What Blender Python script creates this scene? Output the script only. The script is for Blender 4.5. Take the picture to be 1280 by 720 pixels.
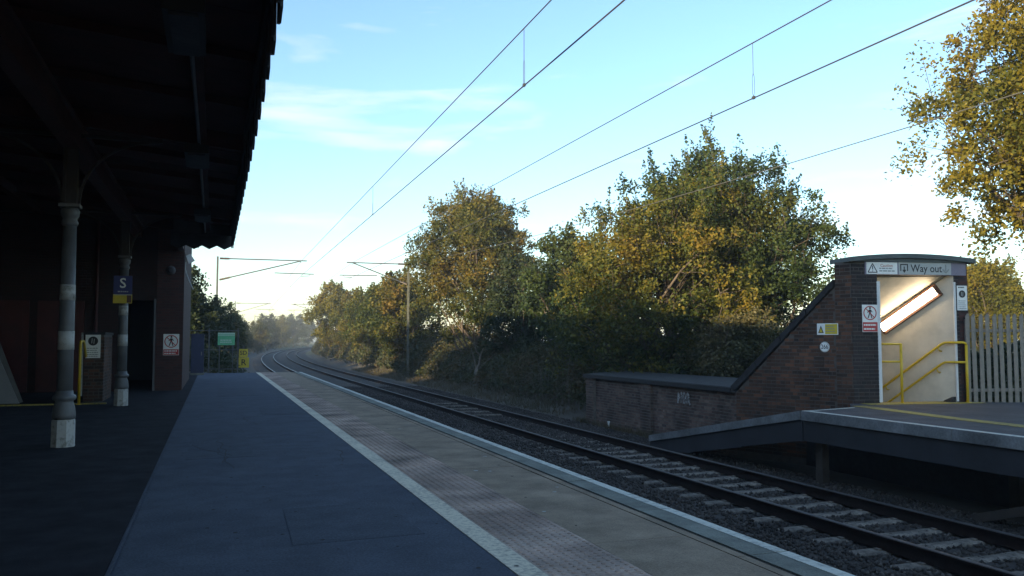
import bpy, math, random
import numpy as np
from mathutils import Vector, Matrix, noise as mnoise

for o in list(bpy.data.objects):
    bpy.data.objects.remove(o, do_unlink=True)
scene = bpy.context.scene
COL = scene.collection
R = math.radians

# ------------------------------------------------------------------ camera
cam_d = bpy.data.cameras.new('camera')
cam = bpy.data.objects.new('camera', cam_d)
COL.objects.link(cam)
cam.location = (0, 0, 1.43)
cam.rotation_euler = (R(90) + math.atan(65 / 1065), 0, R(-19.25))
cam_d.sensor_width = 36
cam_d.lens = 1065 / 1280 * 36
cam_d.clip_start = 0.05
cam_d.clip_end = 6000
scene.camera = cam

# ------------------------------------------------------------------ sky, sun, exposure
SUN_EL = R(8.5)
SUN_DIR = Vector((-0.86, -0.51, 0)).normalized()          # horizontal direction towards the sun
SUN_TO = Vector((SUN_DIR.x * math.cos(SUN_EL), SUN_DIR.y * math.cos(SUN_EL), math.sin(SUN_EL)))
world = bpy.data.worlds.new('World')
scene.world = world
world.use_nodes = True
wn, wl = world.node_tree.nodes, world.node_tree.links
wn.clear()
w_out = wn.new('ShaderNodeOutputWorld')
w_bg = wn.new('ShaderNodeBackground')
w_sky = wn.new('ShaderNodeTexSky')
w_sky.sky_type = 'NISHITA'
w_sky.sun_disc = False
w_sky.sun_elevation = SUN_EL
w_sky.sun_rotation = math.atan2(SUN_DIR.x, SUN_DIR.y)
w_sky.air_density = 1.0
w_sky.dust_density = 0.3
w_sky.ozone_density = 2.5
w_bg.inputs['Strength'].default_value = 0.15
w_tc = wn.new('ShaderNodeTexCoord')
w_map = wn.new('ShaderNodeMapping')
w_map.inputs['Scale'].default_value = (1.6, 1.0, 9.0)
w_map.inputs['Rotation'].default_value = (0, R(-7), R(25))
w_noise = wn.new('ShaderNodeTexNoise')
w_noise.inputs['Scale'].default_value = 2.1
w_noise.inputs['Detail'].default_value = 7
w_noise.inputs['Roughness'].default_value = 0.55
w_noise.inputs['Distortion'].default_value = 0.3
w_ramp = wn.new('ShaderNodeValToRGB')
w_ramp.color_ramp.elements[0].position = 0.53
w_ramp.color_ramp.elements[0].color = (0, 0, 0, 1)
w_ramp.color_ramp.elements[1].position = 0.78
w_ramp.color_ramp.elements[1].color = (0.75, 0.75, 0.75, 1)
w_mix = wn.new('ShaderNodeMix')
w_mix.data_type = 'RGBA'
w_mix.inputs['B'].default_value = (3.4, 3.1, 3.0, 1)
wl.new(w_tc.outputs['Generated'], w_map.inputs['Vector'])
wl.new(w_map.outputs['Vector'], w_noise.inputs['Vector'])
wl.new(w_noise.outputs['Fac'], w_ramp.inputs['Fac'])
wl.new(w_ramp.outputs['Color'], w_mix.inputs['Factor'])
wl.new(w_sky.outputs['Color'], w_mix.inputs['A'])
wl.new(w_mix.outputs['Result'], w_bg.inputs['Color'])
wl.new(w_bg.outputs['Background'], w_out.inputs['Surface'])

sun_d = bpy.data.lights.new('sun', 'SUN')
sun_d.energy = 5.0
sun_d.angle = R(1.0)
sun_d.color = (1.0, 0.80, 0.48)
sun = bpy.data.objects.new('sun', sun_d)
COL.objects.link(sun)
sun.rotation_euler = SUN_TO.to_track_quat('Z', 'Y').to_euler()
sun.location = (-60, -20, 40)

scene.view_settings.view_transform = 'Standard'
scene.view_settings.look = 'None'
scene.view_settings.exposure = 1.52
scene.view_settings.gamma = 1.0
scene.view_settings.use_curve_mapping = False
scene.render.engine = 'CYCLES'
scene.render.resolution_x = 1024
scene.render.resolution_y = 576

# ------------------------------------------------------------------ helpers
rng = np.random.default_rng(7)
random.seed(7)


class MB:
    """collects shapes, then links them as one mesh object"""

    def __init__(self):
        self.v, self.f = [], []

    def add(self, vs, fs):
        b = len(self.v)
        self.v += [tuple(p) for p in vs]
        self.f += [tuple(i + b for i in f) for f in fs]
        return self

    def box(self, x0, x1, y0, y1, z0, z1):
        vs = [(x, y, z) for z in (z0, z1) for y in (y0, y1) for x in (x0, x1)]
        return self.add(vs, [(0, 2, 3, 1), (4, 5, 7, 6), (0, 1, 5, 4), (2, 6, 7, 3), (0, 4, 6, 2), (1, 3, 7, 5)])

    def bar(self, a, b, w, h, up=(0, 0, 1)):
        a, b, up = Vector(a), Vector(b), Vector(up)
        d = (b - a).normalized()
        s = d.cross(up)
        if s.length < 1e-4:
            s = d.cross(Vector((1, 0, 0)))
        s.normalize()
        t = s.cross(d).normalized()
        vs = []
        for p in (a, b):
            for i, j in ((-1, -1), (1, -1), (1, 1), (-1, 1)):
                vs.append(p + s * (i * w / 2) + t * (j * h / 2))
        return self.add(vs, [(0, 1, 2, 3), (7, 6, 5, 4), (0, 4, 5, 1), (1, 5, 6, 2), (2, 6, 7, 3), (3, 7, 4, 0)])

    def tube(self, pts, r, seg=8, cap=True):
        pts = [Vector(p) for p in pts]
        n = len(pts)
        rs = list(r) if hasattr(r, '__len__') else [r] * n
        vs, fs = [], []
        prev = None
        for i, p in enumerate(pts):
            d = (pts[min(i + 1, n - 1)] - pts[max(i - 1, 0)]).normalized()
            if prev is None:
                s = d.cross(Vector((0, 0, 1)))
                if s.length < 1e-3:
                    s = Vector((1, 0, 0))
            else:
                s = prev - d * prev.dot(d)
            s.normalize()
            prev = s
            t = d.cross(s)
            for k in range(seg):
                a = 2 * math.pi * k / seg
                vs.append(p + (s * math.cos(a) + t * math.sin(a)) * rs[i])
        for i in range(n - 1):
            for k in range(seg):
                k2 = (k + 1) % seg
                fs.append((i * seg + k, i * seg + k2, (i + 1) * seg + k2, (i + 1) * seg + k))
        if cap:
            fs.append(tuple(range(seg))[::-1])
            fs.append(tuple((n - 1) * seg + k for k in range(seg)))
        return self.add(vs, fs)

    def lathe(self, prof, seg=20, c=(0, 0, 0), twist=0.0):
        vs, fs = [], []
        n = len(prof)
        for r_, z_ in prof:
            for k in range(seg):
                a = 2 * math.pi * k / seg + twist
                vs.append((c[0] + r_ * math.cos(a), c[1] + r_ * math.sin(a), c[2] + z_))
        for i in range(n - 1):
            for k in range(seg):
                k2 = (k + 1) % seg
                fs.append((i * seg + k, i * seg + k2, (i + 1) * seg + k2, (i + 1) * seg + k))
        fs.append(tuple(range(seg))[::-1])
        fs.append(tuple((n - 1) * seg + k for k in range(seg)))
        return self.add(vs, fs)

    def prism(self, poly, vec):
        """extrude a polygon of 3-d points along vec"""
        n = len(poly)
        poly = [Vector(p) for p in poly]
        vec = Vector(vec)
        vs = poly + [p + vec for p in poly]
        fs = [tuple(range(n))[::-1], tuple(range(n, 2 * n))]
        for i in range(n):
            j = (i + 1) % n
            fs.append((i, j, j + n, i + n))
        return self.add(vs, fs)

    def mesh(self, name):
        me = bpy.data.meshes.new(name)
        me.from_pydata(self.v, [], self.f)
        me.update()
        return me

    def build(self, name, mat, parent=None, smooth=False, loc=None, local=False):
        o = bpy.data.objects.new(name, self.mesh(name))
        COL.objects.link(o)
        if mat:
            o.data.materials.append(mat)
        if smooth:
            o.data.shade_smooth()
        if parent:
            o.parent = parent
            if not local:
                o.location = -Vector(parent_world(parent))
        if loc is not None:
            o.location = loc
        return o


def parent_world(p):
    v = Vector(p.location)
    while p.parent:
        p = p.parent
        v += Vector(p.location)
    return v


def fast_mesh(name, V, n_per):
    """V (N*n_per,3): separate polygons with n_per corners each"""
    me = bpy.data.meshes.new(name)
    nv = len(V)
    me.vertices.add(nv)
    me.vertices.foreach_set('co', np.ascontiguousarray(V, dtype=np.float32).ravel())
    me.loops.add(nv)
    me.loops.foreach_set('vertex_index', np.arange(nv, dtype=np.int32))
    npoly = nv // n_per
    me.polygons.add(npoly)
    me.polygons.foreach_set('loop_start', np.arange(0, nv, n_per, dtype=np.int32))
    me.update(calc_edges=True)
    return me


def indexed_mesh(name, V, F):
    me = bpy.data.meshes.new(name)
    F = np.asarray(F, dtype=np.int32)
    n, k = F.shape
    me.vertices.add(len(V))
    me.vertices.foreach_set('co', np.ascontiguousarray(V, dtype=np.float32).ravel())
    me.loops.add(n * k)
    me.loops.foreach_set('vertex_index', F.ravel())
    me.polygons.add(n)
    me.polygons.foreach_set('loop_start', np.arange(0, n * k, k, dtype=np.int32))
    me.update(calc_edges=True)
    return me


def link(name, me, mat, parent=None, loc=(0, 0, 0)):
    o = bpy.data.objects.new(name, me)
    COL.objects.link(o)
    if mat and not me.materials:
        me.materials.append(mat)
    o.parent = parent
    o.location = loc
    return o


def empty(name, loc=(0, 0, 0), rz=0.0):
    o = bpy.data.objects.new(name, None)
    COL.objects.link(o)
    o.location = loc
    o.rotation_euler = (0, 0, rz)
    o.empty_display_size = 0.2
    return o


def tag(o, label=None, cat=None, group=None, kind=None):
    if label:
        o['label'] = label
    if cat:
        o['category'] = cat
    if group:
        o['group'] = group
    if kind:
        o['kind'] = kind
    return o


def copy_tree(o, parent=None):
    c = o.copy()
    COL.objects.link(c)
    c.parent = parent
    for ch in list(o.children):
        copy_tree(ch, c)
    return c


# ------------------------------------------------------------------ materials
def mat(name, color, rough=0.8, var=0.0, scale=6.0, bump=0.0, bscale=None, metal=0.0, spec=0.5, c2=None, detail=6, coords='Object'):
    m = bpy.data.materials.new(name)
    m.use_nodes = True
    nt = m.node_tree
    n, l = nt.nodes, nt.links
    b = n['Principled BSDF']
    b.inputs['Roughness'].default_value = rough
    b.inputs['Metallic'].default_value = metal
    b.inputs['Specular IOR Level'].default_value = spec
    b.inputs['Base Color'].default_value = (*color, 1)
    tc = n.new('ShaderNodeTexCoord')
    if var or c2:
        nz = n.new('ShaderNodeTexNoise')
        nz.inputs['Scale'].default_value = scale
        nz.inputs['Detail'].default_value = detail
        nz.inputs['Roughness'].default_value = 0.65
        l.new(tc.outputs[coords], nz.inputs['Vector'])
        rp = n.new('ShaderNodeValToRGB')
        if c2 is None:
            lo = tuple(c * (1 - var) for c in color)
            hi = tuple(min(1, c * (1 + var)) for c in color)
        else:
            lo, hi = color, c2
        rp.color_ramp.elements[0].position = 0.32
        rp.color_ramp.elements[0].color = (*lo, 1)
        rp.color_ramp.elements[1].position = 0.68
        rp.color_ramp.elements[1].color = (*hi, 1)
        l.new(nz.outputs['Fac'], rp.inputs['Fac'])
        l.new(rp.outputs['Color'], b.inputs['Base Color'])
    if bump:
        nb = n.new('ShaderNodeTexNoise')
        nb.inputs['Scale'].default_value = bscale or scale * 8
        nb.inputs['Detail'].default_value = 5
        l.new(tc.outputs[coords], nb.inputs['Vector'])
        bp = n.new('ShaderNodeBump')
        bp.inputs['Strength'].default_value = bump
        bp.inputs['Distance'].default_value = 0.02
        l.new(nb.outputs['Fac'], bp.inputs['Height'])
        l.new(bp.outputs['Normal'], b.inputs['Normal'])
    return m


def worn_mat(name, color, under, amount=0.5, scale=30.0, rough=0.75):
    """paint with worn and dirty patches that show the surface beneath"""
    m = mat(name, color, rough)
    nt = m.node_tree
    n, l = nt.nodes, nt.links
    b = n['Principled BSDF']
    tc = n.new('ShaderNodeTexCoord')
    nz = n.new('ShaderNodeTexNoise')
    nz.inputs['Scale'].default_value = scale
    nz.inputs['Detail'].default_value = 9
    nz.inputs['Roughness'].default_value = 0.7
    nl = n.new('ShaderNodeTexNoise')
    nl.inputs['Scale'].default_value = 1.1
    nl.inputs['Detail'].default_value = 3
    l.new(tc.outputs['Object'], nz.inputs['Vector'])
    l.new(tc.outputs['Object'], nl.inputs['Vector'])
    ad = n.new('ShaderNodeMath')
    ad.operation = 'MULTIPLY_ADD'
    ad.inputs[1].default_value = 0.45
    l.new(nl.outputs['Fac'], ad.inputs[0])
    l.new(nz.outputs['Fac'], ad.inputs[2])
    rp = n.new('ShaderNodeValToRGB')
    rp.color_ramp.elements[0].position = 0.78 - 0.2 * amount
    rp.color_ramp.elements[0].color = (*color, 1)
    rp.color_ramp.elements[1].position = 0.98 - 0.2 * amount
    rp.color_ramp.elements[1].color = (*under, 1)
    l.new(ad.outputs[0], rp.inputs['Fac'])
    l.new(rp.outputs['Color'], b.inputs['Base Color'])
    return m


def brick_piece_mat(name, ramp, rough=0.85):
    m = mat(name, ramp[0], rough)
    nt = m.node_tree
    n, l = nt.nodes, nt.links
    b = n['Principled BSDF']
    oi = n.new('ShaderNodeObjectInfo')
    ge = n.new('ShaderNodeNewGeometry')
    ad = n.new('ShaderNodeMath')
    ad.operation = 'ADD'
    l.new(oi.outputs['Random'], ad.inputs[0])
    l.new(ge.outputs['Random Per Island'], ad.inputs[1])
    fr = n.new('ShaderNodeMath')
    fr.operation = 'FRACT'
    l.new(ad.outputs[0], fr.inputs[0])
    rp = n.new('ShaderNodeValToRGB')
    els = rp.color_ramp.elements
    els[0].position = 0.0
    els[0].color = (*ramp[0], 1)
    els[1].position = 1.0
    els[1].color = (*ramp[-1], 1)
    for i, c in enumerate(ramp[1:-1]):
        e = els.new((i + 1) / (len(ramp) - 1))
        e.color = (*c, 1)
    l.new(fr.outputs[0], rp.inputs['Fac'])
    tc = n.new('ShaderNodeTexCoord')
    nz = n.new('ShaderNodeTexNoise')
    nz.inputs['Scale'].default_value = 1.3
    nz.inputs['Detail'].default_value = 8
    l.new(ge.outputs['Position'], nz.inputs['Vector'])
    mr = n.new('ShaderNodeMapRange')
    mr.inputs[1].default_value = 0.3
    mr.inputs[2].default_value = 0.7
    mr.inputs[3].default_value = 0.35
    mr.inputs[4].default_value = 1.35
    l.new(nz.outputs['Fac'], mr.inputs[0])
    mx = n.new('ShaderNodeMix')
    mx.data_type = 'RGBA'
    mx.blend_type = 'MULTIPLY'
    mx.inputs['Factor'].default_value = 1
    l.new(rp.outputs['Color'], mx.inputs['A'])
    l.new(mr.outputs[0], mx.inputs['B'])
    l.new(mx.outputs['Result'], b.inputs['Base Color'])
    nb = n.new('ShaderNodeTexNoise')
    nb.inputs['Scale'].default_value = 60
    l.new(ge.outputs['Position'], nb.inputs['Vector'])
    bp = n.new('ShaderNodeBump')
    bp.inputs['Strength'].default_value = 0.4
    bp.inputs['Distance'].default_value = 0.01
    l.new(nb.outputs['Fac'], bp.inputs['Height'])
    l.new(bp.outputs['Normal'], b.inputs['Normal'])
    return m


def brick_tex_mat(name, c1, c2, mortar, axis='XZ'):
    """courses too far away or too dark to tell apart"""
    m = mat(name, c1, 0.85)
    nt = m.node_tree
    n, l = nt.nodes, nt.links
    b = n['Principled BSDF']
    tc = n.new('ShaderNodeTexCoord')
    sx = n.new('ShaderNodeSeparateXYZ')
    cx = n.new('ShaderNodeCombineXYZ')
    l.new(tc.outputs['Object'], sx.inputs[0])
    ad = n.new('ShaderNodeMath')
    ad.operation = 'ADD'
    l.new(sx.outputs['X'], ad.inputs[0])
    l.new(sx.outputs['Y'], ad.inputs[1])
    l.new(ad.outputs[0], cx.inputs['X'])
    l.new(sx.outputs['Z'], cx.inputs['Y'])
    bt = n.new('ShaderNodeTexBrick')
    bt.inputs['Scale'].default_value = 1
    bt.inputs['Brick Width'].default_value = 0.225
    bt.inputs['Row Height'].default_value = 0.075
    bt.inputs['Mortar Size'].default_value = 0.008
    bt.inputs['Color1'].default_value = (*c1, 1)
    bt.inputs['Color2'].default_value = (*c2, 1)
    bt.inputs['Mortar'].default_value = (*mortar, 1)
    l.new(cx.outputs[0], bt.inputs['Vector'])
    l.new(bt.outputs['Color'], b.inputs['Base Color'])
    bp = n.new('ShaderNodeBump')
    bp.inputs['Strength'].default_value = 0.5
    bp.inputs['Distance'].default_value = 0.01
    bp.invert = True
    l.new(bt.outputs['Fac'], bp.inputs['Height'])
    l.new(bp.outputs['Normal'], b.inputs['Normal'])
    return m


def leaf_mat(name, ramp, trans=0.35, rough=0.55, patch=0.35):
    """ramp: leaf colours; each leaf takes its own tone, clumps share a hue"""
    m = bpy.data.materials.new(name)
    m.use_nodes = True
    nt = m.node_tree
    n, l = nt.nodes, nt.links
    b = n['Principled BSDF']
    out = n['Material Output']
    b.inputs['Roughness'].default_value = rough
    b.inputs['Specular IOR Level'].default_value = 0.3
    ge = n.new('ShaderNodeNewGeometry')
    oi = n.new('ShaderNodeObjectInfo')
    tc = n.new('ShaderNodeTexCoord')
    nz = n.new('ShaderNodeTexNoise')
    nz.inputs['Scale'].default_value = patch
    nz.inputs['Detail'].default_value = 3
    nz.inputs['Roughness'].default_value = 0.6
    l.new(tc.outputs['Object'], nz.inputs['Vector'])
    a1 = n.new('ShaderNodeMath')
    a1.operation = 'MULTIPLY_ADD'
    a1.inputs[1].default_value = 0.42
    a1.inputs[2].default_value = -0.21
    l.new(ge.outputs['Random Per Island'], a1.inputs[0])
    a2 = n.new('ShaderNodeMath')
    a2.operation = 'MULTIPLY_ADD'
    a2.inputs[1].default_value = 2.4
    a2.inputs[2].default_value = -0.7
    l.new(nz.outputs['Fac'], a2.inputs[0])
    a3 = n.new('ShaderNodeMath')
    a3.operation = 'ADD'
    l.new(a1.outputs[0], a3.inputs[0])
    l.new(a2.outputs[0], a3.inputs[1])
    rp = n.new('ShaderNodeValToRGB')
    els = rp.color_ramp.elements
    els[0].position = 0.0
    els[0].color = (*ramp[0], 1)
    els[1].position = 1.0
    els[1].color = (*ramp[-1], 1)
    for i, c in enumerate(ramp[1:-1]):
        e = els.new((i + 1) / (len(ramp) - 1))
        e.color = (*c, 1)
    l.new(a3.outputs[0], rp.inputs['Fac'])
    l.new(rp.outputs['Color'], b.inputs['Base Color'])
    tr = n.new('ShaderNodeBsdfTranslucent')
    l.new(rp.outputs['Color'], tr.inputs['Color'])
    mx = n.new('ShaderNodeMixShader')
    mx.inputs[0].default_value = trans
    l.new(b.outputs[0], mx.inputs[1])
    l.new(tr.outputs[0], mx.inputs[2])
    l.new(mx.outputs[0], out.inputs['Surface'])
    return m


def emit_mat(name, color, strength):
    m = bpy.data.materials.new(name)
    m.use_nodes = True
    b = m.node_tree.nodes['Principled BSDF']
    b.inputs['Base Color'].default_value = (0.8, 0.8, 0.8, 1)
    b.inputs['Emission Color'].default_value = (*color, 1)
    b.inputs['Emission Strength'].default_value = strength
    return m


M = {}
M['asphalt'] = mat('asphalt', (0.068, 0.082, 0.112), 0.92, 0.3, 0.8, 0.5, 220, c2=(0.085, 0.102, 0.135), spec=0.2)
M['asphalt_patch'] = mat('asphalt_patch', (0.071, 0.086, 0.115), 0.92, 0.16, 3.0, 0.6, 160, spec=0.2)
M['shaded_canopy_paving'] = mat('shaded_canopy_paving', (0.026, 0.027, 0.033), 0.95, 0.35, 2.5, 0.3, 90, spec=0.06)  # paving colour kept darker to deepen the shade under the canopy
M['screed'] = mat('screed', (0.285, 0.222, 0.16), 0.9, 0.2, 1.7, 0.35, 140, spec=0.2)
M['coping'] = mat('coping', (0.17, 0.18, 0.15), 0.85, 0.3, 3.0, 0.4, 70)
M['tactile'] = brick_piece_mat('tactile', [(0.36, 0.25, 0.195), (0.40, 0.295, 0.235), (0.38, 0.28, 0.225), (0.43, 0.33, 0.265)])
M['white_line'] = worn_mat('white_line', (0.58, 0.58, 0.50), (0.26, 0.27, 0.25), 0.35, 14)
M['cream_line'] = worn_mat('cream_line', (0.70, 0.63, 0.47), (0.33, 0.30, 0.24), 0.5, 24)
M['yellow_line'] = worn_mat('yellow_line', (0.34, 0.27, 0.045), (0.10, 0.09, 0.06), 0.55, 18)
M['joint'] = mat('joint', (0.022, 0.021, 0.02), 0.95)
M['soil'] = mat('soil', (0.055, 0.048, 0.038), 0.95, c2=(0.10, 0.088, 0.07), scale=0.9, bump=0.7, bscale=12)
M['ballast'] = mat('ballast', (0.028, 0.024, 0.021), 0.95, c2=(0.06, 0.052, 0.045), scale=9, bump=0.9, bscale=45)
M['stone'] = brick_piece_mat('stone', [(0.028, 0.023, 0.02), (0.06, 0.05, 0.042), (0.042, 0.036, 0.032), (0.12, 0.105, 0.09)], 0.95)
M['sleeper'] = mat('sleeper', (0.18, 0.155, 0.125), 0.9, 0.45, 5, 0.4, 50)
M['rail_side'] = mat('rail_side', (0.014, 0.009, 0.008), 0.95, 0.35, 8, 0.3, 60, spec=0.1)
M['rail_head'] = mat('rail_head', (0.17, 0.17, 0.18), 0.4, 0.1, 3, metal=0.9)
M['rail_dull'] = mat('rail_dull', (0.10, 0.092, 0.088), 0.5, 0.3, 3, metal=0.6, spec=0.3)
M['iron_dark'] = mat('iron_dark', (0.022, 0.018, 0.018), 0.6, 0.2, 4)
M['iron_grey'] = mat('iron_grey', (0.10, 0.104, 0.112), 0.5, 0.2, 4, 0.15, 40)
M['iron_white'] = worn_mat('iron_white', (0.40, 0.40, 0.39), (0.16, 0.16, 0.14), 0.35, 14)
M['dark_red'] = mat('dark_red', (0.06, 0.009, 0.009), 0.6, 0.3, 2.5, 0.1, 30)
M['canopy_wood'] = mat('canopy_wood', (0.05, 0.013, 0.011), 0.85, 0.35, 2.0, 0.2, 25)
M['canopy_beam'] = mat('canopy_beam', (0.075, 0.026, 0.02), 0.6, 0.3, 3.0, 0.2, 30)
M['valance'] = mat('valance', (0.03, 0.03, 0.032), 0.7, 0.35, 4.0, 0.15, 30)
M['slate'] = mat('slate', (0.04, 0.042, 0.05), 0.7, 0.3, 3, 0.3, 20)
M['black'] = mat('black', (0.012, 0.012, 0.013), 0.6)
M['ink'] = mat('ink', (0.015, 0.015, 0.017), 0.6)
M['sign_white'] = mat('sign_white', (0.78, 0.79, 0.76), 0.45, 0.08, 5)
M['sign_red'] = mat('sign_red', (0.42, 0.03, 0.03), 0.45, 0.1, 6)
M['sign_yellow'] = mat('sign_yellow', (0.55, 0.42, 0.03), 0.5, 0.12, 5)
M['sign_blue'] = mat('sign_blue', (0.02, 0.03, 0.15), 0.5)
M['sign_green'] = mat('sign_green', (0.10, 0.40, 0.20), 0.5, 0.12, 6)
M['sign_pale_green'] = mat('sign_pale_green', (0.36, 0.50, 0.40), 0.5, 0.1, 8)
M['sign_grey'] = mat('sign_grey', (0.40, 0.42, 0.41), 0.5, 0.1, 5)
M['lavender'] = mat('lavender', (0.20, 0.18, 0.24), 0.5, 0.12, 5)
M['text_grey'] = mat('text_grey', (0.25, 0.26, 0.25), 0.6)
M['text_red'] = mat('text_red', (0.45, 0.2, 0.14), 0.6)
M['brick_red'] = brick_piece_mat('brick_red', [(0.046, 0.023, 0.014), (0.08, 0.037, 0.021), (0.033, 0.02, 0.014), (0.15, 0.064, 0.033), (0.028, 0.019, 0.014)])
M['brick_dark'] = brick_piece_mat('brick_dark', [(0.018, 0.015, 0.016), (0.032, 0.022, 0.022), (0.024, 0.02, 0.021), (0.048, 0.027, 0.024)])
M['brick_brown'] = brick_piece_mat('brick_brown', [(0.095, 0.055, 0.04), (0.15, 0.095, 0.075), (0.075, 0.045, 0.036), (0.18, 0.125, 0.10), (0.05, 0.036, 0.032)])
M['mortar'] = mat('mortar', (0.13, 0.115, 0.10), 0.95, 0.3, 8, 0.3, 60)
M['mortar_dark'] = mat('mortar_dark', (0.085, 0.075, 0.065), 0.95, 0.3, 8, 0.3, 60)
M['brick_far'] = brick_tex_mat('brick_far', (0.075, 0.026, 0.022), (0.045, 0.018, 0.016), (0.05, 0.036, 0.032))
M['brick_shade_dark'] = brick_tex_mat('brick_shade_dark', (0.032, 0.01, 0.009), (0.02, 0.008, 0.007), (0.015, 0.011, 0.01))  # station brick with the gloom under the canopy darkened into its colour
M['roof_felt'] = mat('roof_felt', (0.027, 0.031, 0.034), 0.75, 0.4, 2.2, 0.4, 40)
M['coping_dark'] = mat('coping_dark', (0.014, 0.0135, 0.0145), 0.8, 0.35, 4, 0.3, 40)
M['roof_grey'] = mat('roof_grey', (0.075, 0.092, 0.092), 0.6, 0.25, 3, 0.2, 30)
M['cream_wall'] = mat('cream_wall', (0.60, 0.55, 0.45), 0.6, 0.10, 2.2, 0.05, 20)
M['white_paint'] = mat('white_paint', (0.66, 0.67, 0.66), 0.5, 0.08, 4)
M['brown_wood'] = mat('brown_wood', (0.10, 0.04, 0.02), 0.55, 0.3, 6)
M['yellow_paint'] = mat('yellow_paint', (0.60, 0.40, 0.015), 0.42, 0.12, 6)
M['lamp'] = emit_mat('lamp', (1.0, 0.79, 0.53), 7.5)
M['steel'] = mat('steel', (0.235, 0.21, 0.18), 0.6, 0.2, 5, 0.1, 40, metal=0.35)
M['mast'] = mat('mast', (0.075, 0.08, 0.082), 0.7, 0.25, 3)
M['mast_pale'] = mat('mast_pale', (0.085, 0.09, 0.075), 0.7, 0.25, 3)
M['insulator'] = mat('insulator', (0.055, 0.035, 0.03), 0.4)
M['wire'] = mat('wire', (0.035, 0.035, 0.038), 0.6)
M['wire_pale'] = mat('wire_pale', (0.07, 0.07, 0.07), 0.6)
M['fascia'] = mat('fascia', (0.17, 0.18, 0.185), 0.85, 0.3, 1.6, 0.3, 40)
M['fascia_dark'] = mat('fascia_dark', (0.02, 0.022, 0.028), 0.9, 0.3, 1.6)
M['far_asphalt'] = mat('far_asphalt', (0.06, 0.06, 0.066), 0.88, 0.25, 1.5, 0.4, 150)
M['timber'] = mat('timber', (0.04, 0.032, 0.026), 0.9, 0.35, 4, 0.3, 30)
M['cabinet_blue'] = mat('cabinet_blue', (0.018, 0.028, 0.075), 0.5, 0.2, 4)
M['grey_panel'] = mat('grey_panel', (0.20, 0.21, 0.235), 0.5, 0.12, 2)
M['bark'] = mat('bark', (0.075, 0.058, 0.045), 0.95, 0.45, 5, 0.7, 18)
M['bark_pale'] = mat('bark_pale', (0.12, 0.10, 0.08), 0.95, 0.35, 6, 0.6, 18)
M['graffiti'] = worn_mat('graffiti', (0.40, 0.42, 0.42), (0.12, 0.08, 0.07), 0.6, 22)
M['leaf_gold'] = leaf_mat('leaf_gold', [(0.024, 0.042, 0.013), (0.046, 0.066, 0.015), (0.09, 0.094, 0.017), (0.155, 0.13, 0.019), (0.18, 0.12, 0.018)])
M['leaf_near'] = leaf_mat('leaf_near', [(0.045, 0.06, 0.013), (0.085, 0.09, 0.015), (0.15, 0.128, 0.017), (0.205, 0.16, 0.019), (0.14, 0.085, 0.016)], 0.4)
M['leaf_green'] = leaf_mat('leaf_green', [(0.02, 0.038, 0.015), (0.033, 0.056, 0.018), (0.052, 0.073, 0.02), (0.09, 0.093, 0.022)])
M['leaf_rust'] = leaf_mat('leaf_rust', [(0.03, 0.05, 0.015), (0.065, 0.075, 0.017), (0.125, 0.105, 0.02), (0.175, 0.11, 0.022)])
M['leaf_dark'] = leaf_mat('leaf_dark', [(0.02, 0.034, 0.016), (0.034, 0.052, 0.021), (0.05, 0.06, 0.024), (0.08, 0.062, 0.028)])
M['leaf_olive'] = leaf_mat('leaf_olive', [(0.026, 0.04, 0.016), (0.045, 0.056, 0.022), (0.075, 0.068, 0.028), (0.105, 0.07, 0.034)], patch=.6)
M['leaf_bush'] = leaf_mat('leaf_bush', [(0.06, 0.07, 0.03), (0.09, 0.09, 0.04), (0.13, 0.11, 0.05), (0.13, 0.09, 0.045)], patch=.8)
M['leaf_yellow'] = leaf_mat('leaf_yellow', [(0.06, 0.07, 0.012), (0.11, 0.11, 0.014), (0.17, 0.145, 0.016), (0.19, 0.13, 0.015)], 0.45)
M['grass'] = leaf_mat('grass', [(0.05, 0.06, 0.015), (0.075, 0.085, 0.02), (0.11, 0.105, 0.03)], 0.3)
M['dry_grass'] = leaf_mat('dry_grass', [(0.05, 0.05, 0.022), (0.09, 0.075, 0.04), (0.13, 0.10, 0.06)], 0.25)
M['ground_grass'] = mat('ground_grass', (0.045, 0.058, 0.016), 0.95, c2=(0.09, 0.085, 0.03), scale=0.5, bump=0.6, bscale=10)



def speckle(m, scale, lo, hi, big=None):
    # multiply the base colour by fine grain and, optionally, broad stains
    nt = m.node_tree
    n, l = nt.nodes, nt.links
    b = n['Principled BSDF']
    tc = n.new('ShaderNodeTexCoord')
    for sc, a, c in [(scale, lo, hi)] + ([big] if big else []):
        src = b.inputs['Base Color'].links[0].from_socket
        nz = n.new('ShaderNodeTexNoise')
        nz.inputs['Scale'].default_value = sc
        nz.inputs['Detail'].default_value = 4
        nz.inputs['Roughness'].default_value = 0.7
        l.new(tc.outputs['Object'], nz.inputs['Vector'])
        mr = n.new('ShaderNodeMapRange')
        mr.inputs[1].default_value = 0.35
        mr.inputs[2].default_value = 0.65
        mr.inputs[3].default_value = a
        mr.inputs[4].default_value = c
        l.new(nz.outputs['Fac'], mr.inputs[0])
        mx = n.new('ShaderNodeMix')
        mx.data_type = 'RGBA'
        mx.blend_type = 'MULTIPLY'
        mx.inputs['Factor'].default_value = 1
        l.new(src, mx.inputs['A'])
        l.new(mr.outputs[0], mx.inputs['B'])
        l.new(mx.outputs['Result'], b.inputs['Base Color'])


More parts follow.
